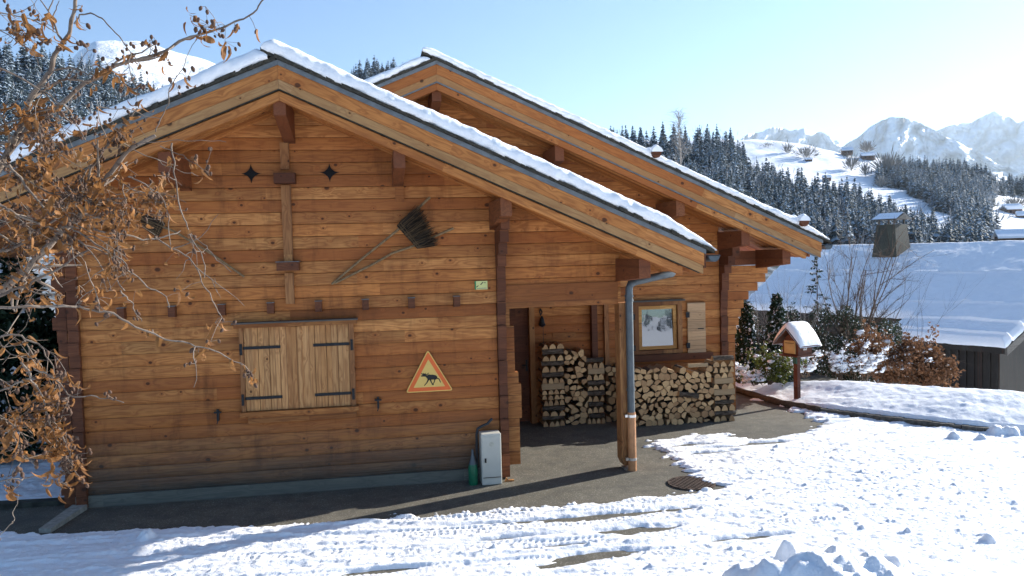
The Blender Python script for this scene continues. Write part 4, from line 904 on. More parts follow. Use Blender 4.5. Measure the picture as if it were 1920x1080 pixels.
# dark spruce left of the chalet
for i, (px, yt, yb, Yd, rad, lab) in enumerate(((30, 500, 870, 12.6, .34, 'dark snow-flecked spruce behind the dry-leaved tree, left of the front wall'),)):
    b = gy(px, yb, Yd); h = gy(px, yt, Yd)[2]-b[2]; b[2] = 0.; T = thing('spruce', lab, 'tree', (b[0], Yd, 0))
    n = 16000; u = r.random(n); a = r.uniform(0, 2*PI, n); R_ = (.95*(1-u)**.6+.05)*(1+.25*np.sin(a*5+u*30)); rr_ = R_*np.sqrt(r.uniform(.3, 1, n)); P = np.stack([b[0]+rr_*np.cos(a), Yd+rr_*np.sin(a), .02+u*h-.2*rr_], -1); P[:, 2] = np.maximum(P[:, 2], .22)
    l = MB(); quads(l, P[:14600], .09, r, 0, 1.5, .3); quads(l, P[14600:], .07, r, 1, 1.3); l.build('foliage', [M['needle'], M['snowp']], T); MB().tube([(b[0], Yd, 0), (b[0], Yd, h*.95)], [.07, .01], 7).build('trunk', M['twig'], T)
# ================================================================ neighbouring barn
C1 = at(1880, 650, 25.5); bd = np.array([-.39, .921, 0]); bd /= np.linalg.norm(bd); bn = np.array([bd[1], -bd[0], 0])
W_ = 7.0
# rise so that the ridge is seen at y=461 near the right edge
R1 = C1+bn*W_; 
def prj(p):
    v = np.asarray(p, float)-CP; w = v@fw; return 960+F*(v@RX)/w, 540-F*(v@UP)/w
lo, hi = 0., 8.
for _ in range(40):
    m = (lo+hi)/2; q_ = prj(R1+np.array([0, 0, m])+bd*4)
    if q_[1] > 461: lo = m
    else: hi = m
rise = m; pn = np.cross(bd, bn*W_+np.array([0, 0, rise])); pn /= np.linalg.norm(pn); pn = pn if pn[2] > 0 else -pn
def onroof(x, y):
    d = ray(x, y); return CP+d*(((C1-CP)@pn)/(d@pn))
def loc2(p): v = p-C1; return v@bd, v@bn            # along eave, up-slope (horizontal)
def rp(s, u, dz=0.): return C1+bd*s+bn*u+np.array([0, 0, rise/W_*u+dz])
sA = loc2(onroof(1647, 630))[0]; uB = loc2(onroof(1688, 596))[1]; sE = loc2(onroof(1560, 468))[0]; sF = loc2(onroof(1400, 574))
sE = min(max(sE, 12), 40)
BN = thing('barn', 'old dark timber barn with a huge blue-shaded snowy roof, lower right of the mailbox', 'barn', tuple(C1-np.array([0, 0, 3.6])))
def slab(name, pts, th, mat, par, dz=0.):
    mb = MB(); n = len(pts); v = [rp(s, u, dz) for s, u in pts]+[rp(s, u, dz-th) for s, u in pts]
    mb.add(v, [tuple(range(n)), tuple(range(n, 2*n))[::-1]]+[(i, n+i, n+(i+1) % n, (i+1) % n) for i in range(n)]); return mb.build(name, mat, par, auto=.5)
outl = [(-.05, 0), (sA, 0), (sA*.86, uB), (max(sF[0], sA+5), uB), (sE, W_), (-.05, W_)]
rf_ = slab('roof', outl, .18, M['barnwood'], BN, -.02)
o2 = [(s+(.04 if i in (0, 5) else 0), u) for i, (s, u) in enumerate(outl)]
# snow on the roof: subdivided sheet over the same outline
OUT = [(-.1, -.06), (sA+.05, -.06), (sA*.93, uB-.05), (max(sF[0], sA+5)+.1, uB-.05), (sE+.1, W_+.1), (-.1, W_+.1)]; SF = max(sF[0], sA+5)+.1
smb = MB()
for lo_, hi_, smax in ((-.06, uB-.05, lambda U: sA+.05-(sA*.07+.05)*(U+.06)/(uB+.01)), (uB-.05, W_+.1, lambda U: SF+(sE+.1-SF)*(U-uB+.05)/(W_+.15-uB))):
    a_ = np.linspace(0, 1, 190); u_ = np.concatenate([[lo_], np.linspace(lo_+.01, hi_, 90)]); A_, U = np.meshgrid(a_, u_, indexing='ij'); S = -.1+A_*(smax(U)+.1)
    ins = sdpoly(S, U, OUT); hh = .20*np.sqrt(np.clip(-ins/.16, 0, 1))+(fbm(S*1.2, U*1.2, 4, 70)-.5)*.06+(fbm(S*9, U*9, 3, 74)-.5)*.018
    for ub in (.30, 1.0, 2.1, 4.3): hh = hh+.09*np.exp(-((U-ub-(fbm(S*.8, U*0, 2, 71)-.5)*.15)/.05)**2)*(.25+.75*fbm(S*1.6, U*0+ub, 3, 72))
    PZ = C1+S[..., None]*bd+U[..., None]*bn; PZ[..., 2] += rise/W_*U+hh; smb.grid(PZ)
smb.build('snow_cover', M['snow'], rf_, smooth=True)
# other slope, walls
mb = MB(); v = [rp(-.05, W_, -.02), rp(sE, W_, -.02), rp(sE, W_, -.02)+bn*7-np.array([0, 0, rise]), rp(-.05, W_, -.02)+bn*7-np.array([0, 0, rise])]
mb.add(v, [(0, 1, 2, 3)]); mb.build('roof', M['snow'], BN)
wl = MB(); zb = C1[2]-3.6
def quadw(a, b, za, zb_, zc, zd): wl.add([(a[0], a[1], zb_), (b[0], b[1], zc), (b[0], b[1], zd), (a[0], a[1], za)], [(0, 1, 2, 3), (3, 2, 1, 0)])
w0 = rp(.25, .35); w1 = rp(sA-.3, .35); w2 = rp(sA-.3, uB+.3); w3 = rp(max(sF[0], sA+5)-.4, uB+.3); g1 = rp(.25, W_)
quadw(w0, w1, w0[2]-.2, zb, zb, w1[2]-.2); quadw(w1, w2, w1[2]-.2, zb, zb, w2[2]-.2); quadw(w2, w3, w2[2]-.2, zb, zb, w3[2]-.2); quadw(g1, w0, g1[2]-.2, zb, zb, w0[2]-.2)
wl.build('wall', M['barnwood'], BN)
bb_ = MB(); 
for s in np.arange(.3, sA-.4, .22): 
    p = rp(s, .33); bb_.obox((p[0], p[1], zb+1.55), bd*.03, bn*.02, (0, 0, 1.8))
bb_.build('wall_battens', M['barnwood'], BN)
vb = MB(); a, b_ = rp(-.09, 0, -.13), rp(-.09, W_, -.13); d = (b_-a); vb.obox((a+b_)/2, d/2, bd*.03, (0, 0, .11)); vb.build('verge_board', M['grey'], BN)
M['chim'] = wood('mossy_chimney_boards', [(.07, .075, .05), (.055, .055, .04), (.035, .035, .03), (.02, .02, .018)], rot=(0, PI/2, 0), w=.18, length=6)
# clad chimney with its own little roof
q_ = onroof(1672, 482); s0_, u0_ = loc2(q_); ch = MB(); sc_ = np.linalg.norm(q_-CP)/1500; bw = 31*sc_; tw_ = 23*sc_; zt = 55*sc_
V = []
for k, (w, z) in enumerate(((bw, -1.2), (bw, 0), (tw_, zt))):
    for i, j in ((-1, -1), (1, -1), (1, 1), (-1, 1)): V.append(q_+(bd*i+bn*j)*w*.72+np.array([0, 0, z]))
V = np.array(V); ch.add(V, [(k*4+i, k*4+(i+1) % 4, k*4+4+(i+1) % 4, k*4+4+i) for k in range(2) for i in range(4)]+[(8, 9, 10, 11)])
cho = ch.build('chimney', M['chim'], BN)
ct = q_+np.array([0, 0, zt+.02])
for i, j in ((-1, -1), (1, -1), (1, 1), (-1, 1)): MB().obox(ct+(bd*i+bn*j)*tw_*.6+np.array([0, 0, .1]), bd*.03, bn*.03, (0, 0, .1)).build('cap_post', M['grey'], cho)
c3 = MB(); e = tw_*.98; 
c3.add([ct+bd*e*i+bn*e*j*1.02+np.array([0, 0, .16+(.0 if True else 0)]) for i, j in ((-1, -1), (1, -1), (1, 1), (-1, 1))]+[ct+bd*e*i+np.array([0, 0, .38]) for i in (-1, 1)], [(0, 1, 5, 4), (2, 3, 4, 5), (0, 4, 3), (1, 2, 5), (0, 3, 2, 1)])
cc = c3.build('cap_roof', M['grey'], cho)
c4 = MB(); c4.add([ct+bd*e*1.0*i+bn*e*j+np.array([0, 0, .19]) for i, j in ((-1, -1), (1, -1), (1, 1), (-1, 1))]+[ct+bd*e*i*.95+np.array([0, 0, .43]) for i in (-1, 1)], [(0, 1, 5, 4), (2, 3, 4, 5)]); c4.build('snow_cap', M['snowp'], cho)
# ================================================================ far country
YH = lambda x: 473-.026*(x-960)
def interp(P, x): P = np.array(P, float); return np.interp(x, P[:, 0], P[:, 1])
class Layer:
    """a real slope: its crest line at distance D1, its foot at D0, both read off along the bearing"""
    def __init__(s, crest, yb, D0, D1, pw=1.3): s.c, s.yb, s.D0, s.D1, s.pw = crest, yb, D0, D1, pw
    def D(s, x, y):
        yt = interp(s.c, x); v = np.clip((s.yb-y)/np.maximum(s.yb-yt, 1), 0, 1); return s.D0+(s.D1-s.D0)*v**s.pw
    def pt(s, x, y): return at(x, y, float(s.D(x, y)))
    def mesh(s, name, mat, x0, x1, nx, ny, rough=0., seed=0, rf=.02, crag=0., relief=0.):
        xs = np.linspace(x0, x1, nx); V = np.zeros((nx, ny+2, 3))
        for i, x in enumerate(xs):
            yt = float(interp(s.c, x))+(float(fbm(x*.05, 0, 4, seed+1))-.5)*crag
            ysm = np.mean([float(interp(s.c, x+q_)) for q_ in range(-60, 61, 10)])
            for j in range(ny):
                v = j/(ny-1); y = s.yb+((yt*v**3+ysm*(1-v**3))-s.yb)*v; dd = s.D0+(s.D1-s.D0)*v**s.pw
                if relief:
                    u_ = x*.017+(1-v)*1.3; g_ = 1-np.abs(2*fbm(u_, v*2.2+seed, 5, seed+20, .55)-1); g2_ = fbm(x*.06, v*9, 5, seed+30, .6); dd = dd*(1+relief*((g_-.6)*1.+(g2_-.5)*.45)*(1-.5*v**6))
                V[i, j] = at(x, y, dd)
            V[i, ny] = V[i, ny-1]*np.array([1.06, 1.06, 1])-np.array([0, 0, V[i, ny-1, 2]*.06]); V[i, ny+1] = V[i, ny-1]*np.array([1.4, 1.4, 0])+np.array([0, 0, -20])
        if rough:
            n = fbm(V[..., 0]*rf/s.D1*900, V[..., 1]*rf/s.D1*900+V[..., 2]*rf/s.D1*1500, 6, seed, .55)-.5; r2 = 1-np.abs(2*fbm(V[..., 0]*rf*.7/s.D1*900, V[..., 1]*rf*.7/s.D1*900, 5, seed+4)-1)*2
            w = np.ones((nx, ny+2)); w[:, :2] = 0; V[..., 2] += w*rough*(n*1.0+(r2-.5)*.7)
        o = MB().grid(V).build(name, mat, smooth=True); return tag(o, kind='structure')
t = NT('hill_snow', .6, .2); p = t.pos(); n = t.noise(p, .05, 6, .6); t.col(t.mix(t.ramp(n, .60, .72, 0, .35), (.88, .9, .94), (.42, .42, .44))); t.bump(n, .5, 3.); M['hill'] = t.m
t = NT('forest_floor', .9, .1); p = t.pos(); n = t.noise(p, .2, 5, .6); t.col(t.mix(t.ramp(n, .4, .6), (.03, .04, .04), (.35, .38, .42))); M['floor'] = t.m
def peakmat(name, sc_, amt):
    t = NT(name, .6, .2); ge = t.n('ShaderNodeNewGeometry'); p = ge.outputs['Position']; n = t.noise(t.vm('MULTIPLY', p, (1, 1, 1.8)), sc_, 8, .62); nz_ = t.sep(ge.outputs['Normal'])[2]
    st_ = t.ramp(nz_, .35, .75, 1, 0); f_ = t.math('MULTIPLY', t.ramp(n, .50, .62), t.math('ADD', t.math('MULTIPLY', st_, amt), amt*.25))
    t.col(t.mix(f_, (.88, .91, .95), (.13, .14, .16))); t.bump(n, .8, 40.); return t.m
M['peak'] = peakmat('peak_snow_rock', .006, .08); M['dome'] = peakmat('dome_snow', .01, .03)
HB = [(900, 250), (1130, 262), (1200, 268), (1280, 270), (1340, 268), (1385, 290), (1400, 320), (1480, 345), (1530, 362), (1600, 372), (1660, 398), (1720, 420), (1780, 440), (1850, 458), (1960, 468)]
lF = Layer(HB, 560, 120, 330); lF.mesh('forest_hill', M['floor'], 850, 2100, 90, 26, 3., 1, .03)
MC = [(1200, 262), (1380, 263), (1420, 264), (1480, 269), (1560, 281), (1600, 290), (1650, 299), (1700, 310), (1780, 322), (1860, 350), (1920, 370), (2100, 400)]
lM = Layer(MC, 500, 380, 900, 1.2); lM.mesh('snowy_hill', M['hill'], 1100, 2150, 150, 50, 3.5, 5, .03)
PB = [(1500, 330), (1560, 290), (1585, 272), (1603, 260), (1622, 246), (1640, 233), (1655, 225), (1668, 221), (1690, 222), (1712, 224), (1730, 232), (1748, 242), (1762, 250), (1790, 262), (1820, 278), (1860, 300), (1900, 318), (2000, 350)]
PA = [(1300, 290), (1385, 264), (1402, 252), (1425, 247), (1447, 241), (1460, 240), (1478, 244), (1492, 241), (1507, 243), (1522, 247), (1540, 247), (1555, 254), (1568, 262), (1580, 273), (1620, 300)]
PC = [(1640, 300), (1700, 280), (1765, 243), (1790, 235), (1815, 231), (1838, 220), (1852, 214), (1862, 209), (1876, 215), (1892, 219), (1908, 232), (1920, 226), (1950, 240), (2050, 260), (2200, 300)]
PX = dict(rough=0, rf=.010, crag=9, relief=.17)
Layer(PB, 400, 5650, 6500, .9).mesh('snowy_mountain', M['peak'], 1480, 2000, 180, 90, seed=7, **PX)
Layer(PA, 400, 7700, 8500, .9).mesh('snowy_mountain', M['peak'], 1290, 1640, 130, 60, seed=8, **PX)
Layer(PC, 400, 8000, 9000, .9).mesh('snowy_mountain', M['peak'], 1620, 2250, 170, 90, seed=9, **PX)
# left: white dome, forest slope; and the wooded knoll between the roofs
DC_ = [(-200, 130), (60, 125), (130, 112), (150, 92), (165, 80), (180, 74), (215, 72), (250, 78), (300, 88), (345, 103), (380, 112), (415, 122), (500, 150), (620, 190)]
lD = Layer(DC_, 420, 900, 2600, 1.2); lD.mesh('snowy_mountain', M['dome'], -260, 640, 120, 60, 14, 12, .02, 1)
LC = [(-400, 100), (0, 118), (60, 118), (120, 130), (180, 145), (250, 165), (310, 190), (350, 205), (420, 240), (560, 300)]
lL = Layer(LC, 620, 90, 420, 1.4); lL.mesh('forest_hill', M['floor'], -400, 600, 60, 26, 3., 14, .03)
KC = [(560, 220), (640, 165), (690, 132), (730, 128), (770, 136), (830, 160), (950, 230)]
lK = Layer(KC, 480, 300, 900, 1.2); lK.mesh('forest_hill', M['floor'], 540, 980, 40, 16, 4., 15, .03)
def scatter(poly, layer, n, seed, hm, minpx=0):
    r = np.random.default_rng(seed); P = np.array(poly, float); x0, y0 = P.min(0); x1, y1 = P.max(0); X = r.uniform(x0, x1, n*4); Y = y0+(y1-y0)*r.random(n*4); m = sdpoly(X, Y, poly) < 0
    X, Y = X[m][:n], Y[m][:n]; o = np.argsort(Y); pts = [layer.pt(x, y)-np.array([0, 0, .5]) for x, y in zip(X[o], Y[o])]; h = r.uniform(.5, 1.3, len(pts))*hm; return pts, h
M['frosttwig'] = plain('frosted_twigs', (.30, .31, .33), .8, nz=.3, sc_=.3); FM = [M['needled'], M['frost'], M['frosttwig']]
def near_far(poly, layer, n, seed, hm, nb, name, sp=.42, rad=.25):
    pts, h = scatter(poly, layer, n, seed, hm); pb, hb = scatter(poly, layer, nb, seed+1, hm*.8)
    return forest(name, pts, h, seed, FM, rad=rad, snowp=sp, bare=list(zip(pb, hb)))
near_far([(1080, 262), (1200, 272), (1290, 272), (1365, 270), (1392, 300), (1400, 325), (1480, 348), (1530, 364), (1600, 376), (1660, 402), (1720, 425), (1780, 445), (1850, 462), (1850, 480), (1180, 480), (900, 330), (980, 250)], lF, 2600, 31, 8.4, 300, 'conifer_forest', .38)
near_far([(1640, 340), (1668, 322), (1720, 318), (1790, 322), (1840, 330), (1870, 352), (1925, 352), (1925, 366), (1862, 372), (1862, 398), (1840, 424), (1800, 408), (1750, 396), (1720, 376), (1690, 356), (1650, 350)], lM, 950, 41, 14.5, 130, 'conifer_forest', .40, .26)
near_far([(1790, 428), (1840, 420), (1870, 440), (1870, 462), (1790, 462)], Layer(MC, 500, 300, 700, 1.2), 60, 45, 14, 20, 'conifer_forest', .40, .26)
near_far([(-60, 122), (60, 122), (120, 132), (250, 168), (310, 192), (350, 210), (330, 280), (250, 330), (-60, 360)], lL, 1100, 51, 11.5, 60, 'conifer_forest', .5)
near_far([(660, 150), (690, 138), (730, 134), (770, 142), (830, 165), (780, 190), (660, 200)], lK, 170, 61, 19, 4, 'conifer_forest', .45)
# trees, bushes and chalets one can pick out on the white slope
rb = np.random.default_rng(77)
def slope_bush(x, y, w, h, label, kind='bare_tree', cat='tree', grp=None):
    p = lM.pt(x, y); k = np.linalg.norm(p-CP)/1500; T = thing(kind, label, cat, tuple(p), grp); n = int(60+w*7); q_ = rb.normal(size=(n, 3))*np.array([w*.25, w*.25, h*.2])*k+p+np.array([0, 0, h*.5*k])
    mb = MB(); d = q_-p; d /= np.linalg.norm(d, axis=1)[:, None]; b = np.cross(d, dirs(n, rb)); b /= np.linalg.norm(b, axis=1)[:, None]; L = h*.22*k
    v = np.stack([q_-d*L, q_+b*L*.1, q_+d*L, q_-b*L*.1], 1).reshape(-1, 3); i = np.arange(n)[:, None]*4; mb.add(v, np.concatenate([i, i+1, i+2, i+3], 1)); mb.build('crown', M['twiggrey'], T)
    t2 = MB(); 
    for j in range(-1, 2): t2.tube([p-np.array([0, 0, .5]), p+np.array([j*w*.15*k, 0, h*.55*k])], [.012*h*k, .006*h*k], 4)
    t2.build('trunk', M['twiggrey'], T)
for x, y, w, h, l in ((1512, 298, 30, 18, 'low bare bush high on the white slope, farthest left'), (1476, 300, 20, 22, 'rounded bare tree at the left end of the white slope'), (1597, 322, 36, 22, 'wide bare bush on the upper white slope'), (1600, 318, 12, 14, 'small bare tree behind the wide bush on the upper slope'), (1596, 320, 20, 26, 'bare tree crown above the wide bush on the upper slope'), (1595, 325, 14, 10, 'tiny bush below the wide bush on the upper slope')): pass
for x, y, w, h, l in ((1440, 276, 22, 9, 'low bare hedge at the left of the white slope'), (1478, 288, 16, 20, 'small rounded bare tree left of the wide bush on the white slope'), (1512, 297, 34, 22, 'wide low bare bush on the upper white slope'), (1596, 320, 26, 26, 'bare tree pair in the middle of the white slope'), (1622, 330, 16, 22, 'slimmer bare tree right of the bare pair on the slope'), (1665, 334, 42, 40, 'large rounded bare tree at the edge of the right-hand wood'), (1625, 288, 24, 22, 'round bare tree on the crest beside the far hut'), (1652, 352, 20, 20, 'small bare tree below the large rounded one'), (1820, 400, 26, 16, 'bare bushes on the lower right white field'), (1905, 392, 36, 22, 'dark bare bushes at the right edge below the wood')):
    slope_bush(x, y, w, h, l)
cv = conifer(np.random.default_rng(9), rad=.2, snowp=.25)
for x, y, h, l in ((1643, 343, 18, 'lone small spruce on the slope right of the bare trees'), (1697, 345, 16, 'lone small spruce just below the right-hand wood'), (1634, 325, 12, 'tiny lone conifer near the far hut'), (1815, 445, 40, 'spruce at the left of the clump above the barn ridge')):
    p = lM.pt(x, y); k = np.linalg.norm(p-CP)/1500*h; T = thing('spruce', l, 'tree', tuple(p)); mb = MB(); mb.V.append(cv[0]*k+p); mb.n = len(cv[0]); mb.Fc = [(cv[1][cv[2] == 0], 0), (cv[1][cv[2] == 1], 1)]; mb.build('crown', [M['needled'], M['frost']], T); MB().tube([p-np.array([0, 0, .5]), p+np.array([0, 0, k*.5])], k*.015, 5).build('trunk', M['twig'], T)
M['chbrown'] = plain('far_hut_wood', (.13, .075, .05), .8)
def far_hut(x, y, w, h, lab, lay=None, ang=.2):
    p = (lay or lM).pt(x, y); k = np.linalg.norm(p-CP)/1500; w, h = w*k, h*k; T = thing('far_hut', lab, 'hut', tuple(p)); v = p-CP; a = math.atan2(v[1], v[0])-PI/2+ang; cx_, sx_ = math.cos(a), math.sin(a)
    X_ = np.array([cx_, sx_, 0]); Y_ = np.array([-sx_, cx_, 0]); Zv = np.array([0, 0, 1.]); mb = MB().obox(p+Zv*h*.2, X_*w*.45, Y_*w*.4, Zv*h*.35); wo = mb.build('wall', M['chbrown'], T)
    for s in (-1, 1): MB().obox(p+Zv*h*.72+Y_*s*w*.24, X_*w*.52, Y_*w*.27-Zv*s*h*.22, Zv*h*.06).build('roof', M['snowp'], T)
    mw = MB()
    for i in (-.25, .05, .3): mw.obox(p+Zv*h*.25+X_*w*i-Y_*w*.405, X_*w*.05, Y_*w*.01, Zv*h*.10)
    mw.build('window', M['black'], wo)
far_hut(1588, 289, 18, 12, 'left small brown hut with a snowy roof on the crest of the white slope'); far_hut(1627, 299, 22, 12, 'right small brown hut with a snowy roof just below the crest')
far_hut(1896, 402, 26, 17, 'dark hut with a white roof on the lower right field', ang=.5); far_hut(1916, 412, 16, 14, 'hut cut by the right edge of the picture below the dark hut'); far_hut(1900, 460, 50, 26, 'brown chalet with a snowy roof peeping over the barn ridge at the right', Layer(MC, 500, 200, 500, 1.2)); far_hut(1516, 303, 12, 7, 'tiny dark hut beside the wide bush on the upper white slope'); far_hut(1550, 338, 14, 9, 'small dark hut among the lower treetops under the white slope')
# bare birch behind the roof
rr_ = np.random.default_rng(8); b = at(1272, 330, 60.); top = at(1272, 205, 60.); T = thing('birch', 'tall pale bare birch rising behind the snowy roof edge against the forest', 'tree', tuple(b-np.array([0, 0, 6]))); mb = MB(); h = top[2]-b[2]
mb.tube([b-np.array([0, 0, 6]), b+np.array([.2, 0, h*.3]), b+np.array([.1, 0, h*.7]), top], [.08, .06, .035, .012], 6); mb.build('trunk', plain('birch_bark', (.38, .33, .28), .8), T); mb = MB()
for i in range(60):
    u = rr_.uniform(.05, .98); p0 = b+np.array([.12, 0, h*u]); a = rr_.uniform(0, 2*PI); L = 1.9*(1-u)**.7+.25; d = np.array([math.cos(a), math.sin(a), rr_.uniform(1.2, 2.6)]); d /= np.linalg.norm(d); p1 = p0+d*L*.5; p2 = p1+(d+np.array([0, 0, -.3]))*L*.5; mb.tube([p0, p1, p2], [.02, .013, .006], 3, cap=False)
    for _ in range(4): s = p0+(p2-p0)*rr_.uniform(.3, 1); e = s+np.array([*rr_.normal(size=2), rr_.uniform(-.2, .8)])*.35; mb.tube([s, e], [.009, .004], 3, cap=False)
mb.build('branches', M['twiggrey'], T)
# wooded slope behind the viewer (seen in the window glass)
bk = []; rk = np.random.default_rng(90)
for i in range(520):
    a = math.radians(rk.uniform(190, 330)); D = rk.uniform(400, 520); bk.append(np.array([D*math.cos(a), D*math.sin(a), -1+(D-400)*.02]))
forest('conifer_forest', bk, rk.uniform(8, 15, 520), 91, FM, snowp=.4)
thb = np.linspace(math.radians(180), math.radians(340), 40); V = np.array([[(D*math.cos(a), D*math.sin(a), -9.5+(D-100)*.0287) for D in (60, 150, 250, 400, 650)] for a in thb]); tag(MB().grid(V[:, ::-1]).build('snowy_hill', M['snow'], smooth=True), kind='structure')
# ================================================================ dry-leaved tree in the foreground
TR_ = thing('tree', 'tree with pale bare branches and curled dry brown leaves, leaning in from the left', 'tree', (-2.15, 3.4, 0))
tb = M['branchbark'] = None
t = NT('pale_bark', .7, .25); p = t.pos(); n = t.noise(t.vm('MULTIPLY', p, (9, 9, 9)), 1., 4); c = t.mix(t.ramp(n, .35, .65), (.11, .08, .062), (.28, .22, .17)); c = t.mix(t.ramp(t.noise(p, 60, 3), .55, .7), c, (.08, .06, .05)); t.col(c); M['bark'] = t.m
BR = [  # (pixels along the branch, width px start, end, depth start, depth end, twigs)
 ([(-60,420),(10,290),(50,215),(63,178),(85,149),(103,108),(118,84),(127,60),(138,28),(147,-10)], 13, 7, 3.5, 3.3, 3),
 ([(-60,350),(0,303),(60,240),(118,190),(150,162),(190,137),(215,124),(245,115),(280,106),(310,95),(338,77),(370,65),(400,57),(430,50),(455,36),(480,15),(500,-6)], 11, 3, 3.6, 3.2, 2),
 ([(0,125),(35,142),(70,163),(90,178),(112,192),(128,208),(143,230),(155,262)], 4, 2.5, 3.1, 3.1, 1),
 ([(-20,20),(0,22),(40,28),(75,47),(95,56),(112,65)], 2.5, 2, 3.2, 3.2, 1),
 ([(-20,48),(0,52),(30,60),(60,66),(90,73)], 2.2, 1.5, 3.0, 3.0, 1),
 ([(135,41),(152,28),(170,27),(188,36),(205,50),(225,70),(237,88),(242,108),(245,125),(250,160),(262,180)], 3.5, 1.5, 3.3, 3.2, 0),
 ([(-60,590),(0,550),(30,522),(67,485),(100,455),(137,418),(160,385),(182,358),(210,325),(232,296),(262,270),(292,250)], 17, 8, 3.8, 3.5, 5),
 ([(160,352),(172,325),(187,300),(200,277),(213,255),(225,240),(237,230),(258,205)], 4.5, 3, 3.6, 3.5, 2),
 ([(-20,385),(0,391),(23,399),(67,416),(113,429),(147,449),(180,462),(213,482),(233,499),(257,520),(283,540),(310,557),(318,575)], 5.5, 2, 3.2, 3.3, 3),
 ([(20,310),(43,340),(80,388),(127,420),(153,440),(187,464),(215,480),(240,497)], 5.5, 3, 3.3, 3.2, 2),
 ([(170,430),(197,433),(233,441),(267,446),(293,448),(320,441),(335,432)], 4, 3, 3.4, 3.5, 0),
 ([(293,447),(320,460),(347,477),(367,497),(380,527),(397,553),(407,580),(418,598)], 3.4, 1.8, 3.5, 3.4, 2),
 ([(323,262),(326,290),(328,317),(333,345),(343,393),(350,415),(357,433),(370,460),(380,487),(384,518)], 3.6, 2, 3.2, 3.1, 1),
 ([(357,433),(372,450),(387,466),(410,486),(432,511)], 2.2, 1.5, 3.1, 3.0, 0),
 ([(240,330),(260,341),(287,357),(307,383),(317,413),(322,458)], 3, 1.8, 3.3, 3.2, 1),
 ([(-30,583),(0,580),(57,579),(110,577),(147,577),(173,580),(207,592),(240,607),(287,623),(313,635),(347,638),(383,648),(407,658),(433,673),(453,684),(474,698)], 6, 2, 2.9, 2.9, 1),
 ([(-30,566),(0,554),(50,540),(77,521),(110,500),(143,481),(170,461)], 6.5, 3.5, 3.5, 3.4, 2),
 ([(230,543),(240,558),(247,571),(256,588),(264,604)], 3, 1.5, 3.3, 3.3, 0),
 ([(205,470),(215,500),(222,520),(230,543)], 3, 2.5, 3.3, 3.3, 0),
 ([(60,690),(77,700),(100,712),(127,733),(147,742),(187,747),(213,750),(238,754)], 4, 1.5, 2.9, 2.8, 0),
 ([(40,680),(53,700),(67,720),(83,747),(90,768),(98,800),(110,836),(130,855),(146,854)], 4, 1.5, 2.9, 2.9, 1),
 ([(110,838),(114,853),(120,868),(132,882),(141,894)], 2.5, 1.5, 2.9, 2.9, 0),
 ([(-10,905),(0,902),(20,898),(43,895),(73,892),(90,898),(100,906),(123,913)], 3, 1.5, 2.8, 2.8, 0),
 ([(-5,1015),(17,983),(24,968),(30,953),(43,923)], 2, 1, 2.7, 2.7, 0),
 ([(8,901),(28,880),(47,862)], 2, 1.2, 2.8, 2.8, 0),
 ([(-10,812),(0,820),(27,843)], 3, 1.5, 2.9, 2.9, 0),
 ([(-20,740),(20,724),(40,717),(67,706),(100,701),(118,707)], 4, 2, 3.0, 2.9, 1),
 ([(-30,640),(10,630),(40,632),(70,650),(95,680),(110,715)], 4.5, 2, 3.1, 3.0, 2),
 ([(-30,770),(10,790),(30,820),(40,850)], 4, 2, 3.0, 3.0, 1),
 ([(-40,250),(0,240),(60,216),(105,203)], 5, 3, 3.4, 3.4, 2),
 ([(-40,480),(20,470),(70,440),(120,400),(150,345),(175,300)], 7, 3, 3.7, 3.6, 3),
 ([(0,300),(40,330),(90,360),(140,372),(190,380),(240,372)], 4, 2, 3.4, 3.3, 3),
 ([(210,325),(225,345),(232,380),(238,420)], 3, 1.5, 3.5, 3.4, 1),
 ([(160,385),(200,372),(245,355),(290,345)], 3, 1.5, 3.6, 3.5, 2),
 ([(262,270),(300,268),(340,266),(380,267),(425,266)], 2, 1.1, 3.2, 3.1, 0),
 ([(292,250),(302,228),(312,200),(322,165),(335,140),(348,108)], 2.6, 1.5, 3.3, 3.2, 0),
 ([(185,199),(230,203),(262,212),(300,222)], 2.4, 1.4, 3.4, 3.4, 0),
 ([(290,300),(320,312),(350,325),(372,332)], 1.8, 1.2, 3.2, 3.2, 0), ([(305,272),(335,290),(365,305),(395,325)], 2.2, 1.2, 3.2, 3.1, 0),
]
rt = np.random.default_rng(55); bmb = MB(); nodes = []
def resamp(P, n): P = np.array(P, float); t = np.linspace(0, len(P)-1, n); return np.stack([np.interp(t, np.arange(len(P)), P[:, i]) for i in range(P.shape[1])], -1)
def twig(p, d, L, r_, lvl):
    n = 6; pts = [p]; dd = d.copy()
    for i in range(n): dd = dd+rt.normal(size=3)*.16+np.array([0, 0, -.03]); dd /= np.linalg.norm(dd); pts.append(pts[-1]+dd*L/n)
    bmb.tube(pts, np.linspace(r_, r_*.4, n+1), 4, cap=False); nodes.extend([(q_, lvl) for q_ in pts[1:]])
    if lvl < 1 or (lvl < 2 and rt.random() < .5):
        for _ in range(rt.integers(1, 4)):
            i = rt.integers(1, n); nd = dd+rt.normal(size=3)*.7; nd /= np.linalg.norm(nd); twig(pts[i], nd, L*rt.uniform(.35, .6), r_*.65, lvl+1)
roots = []
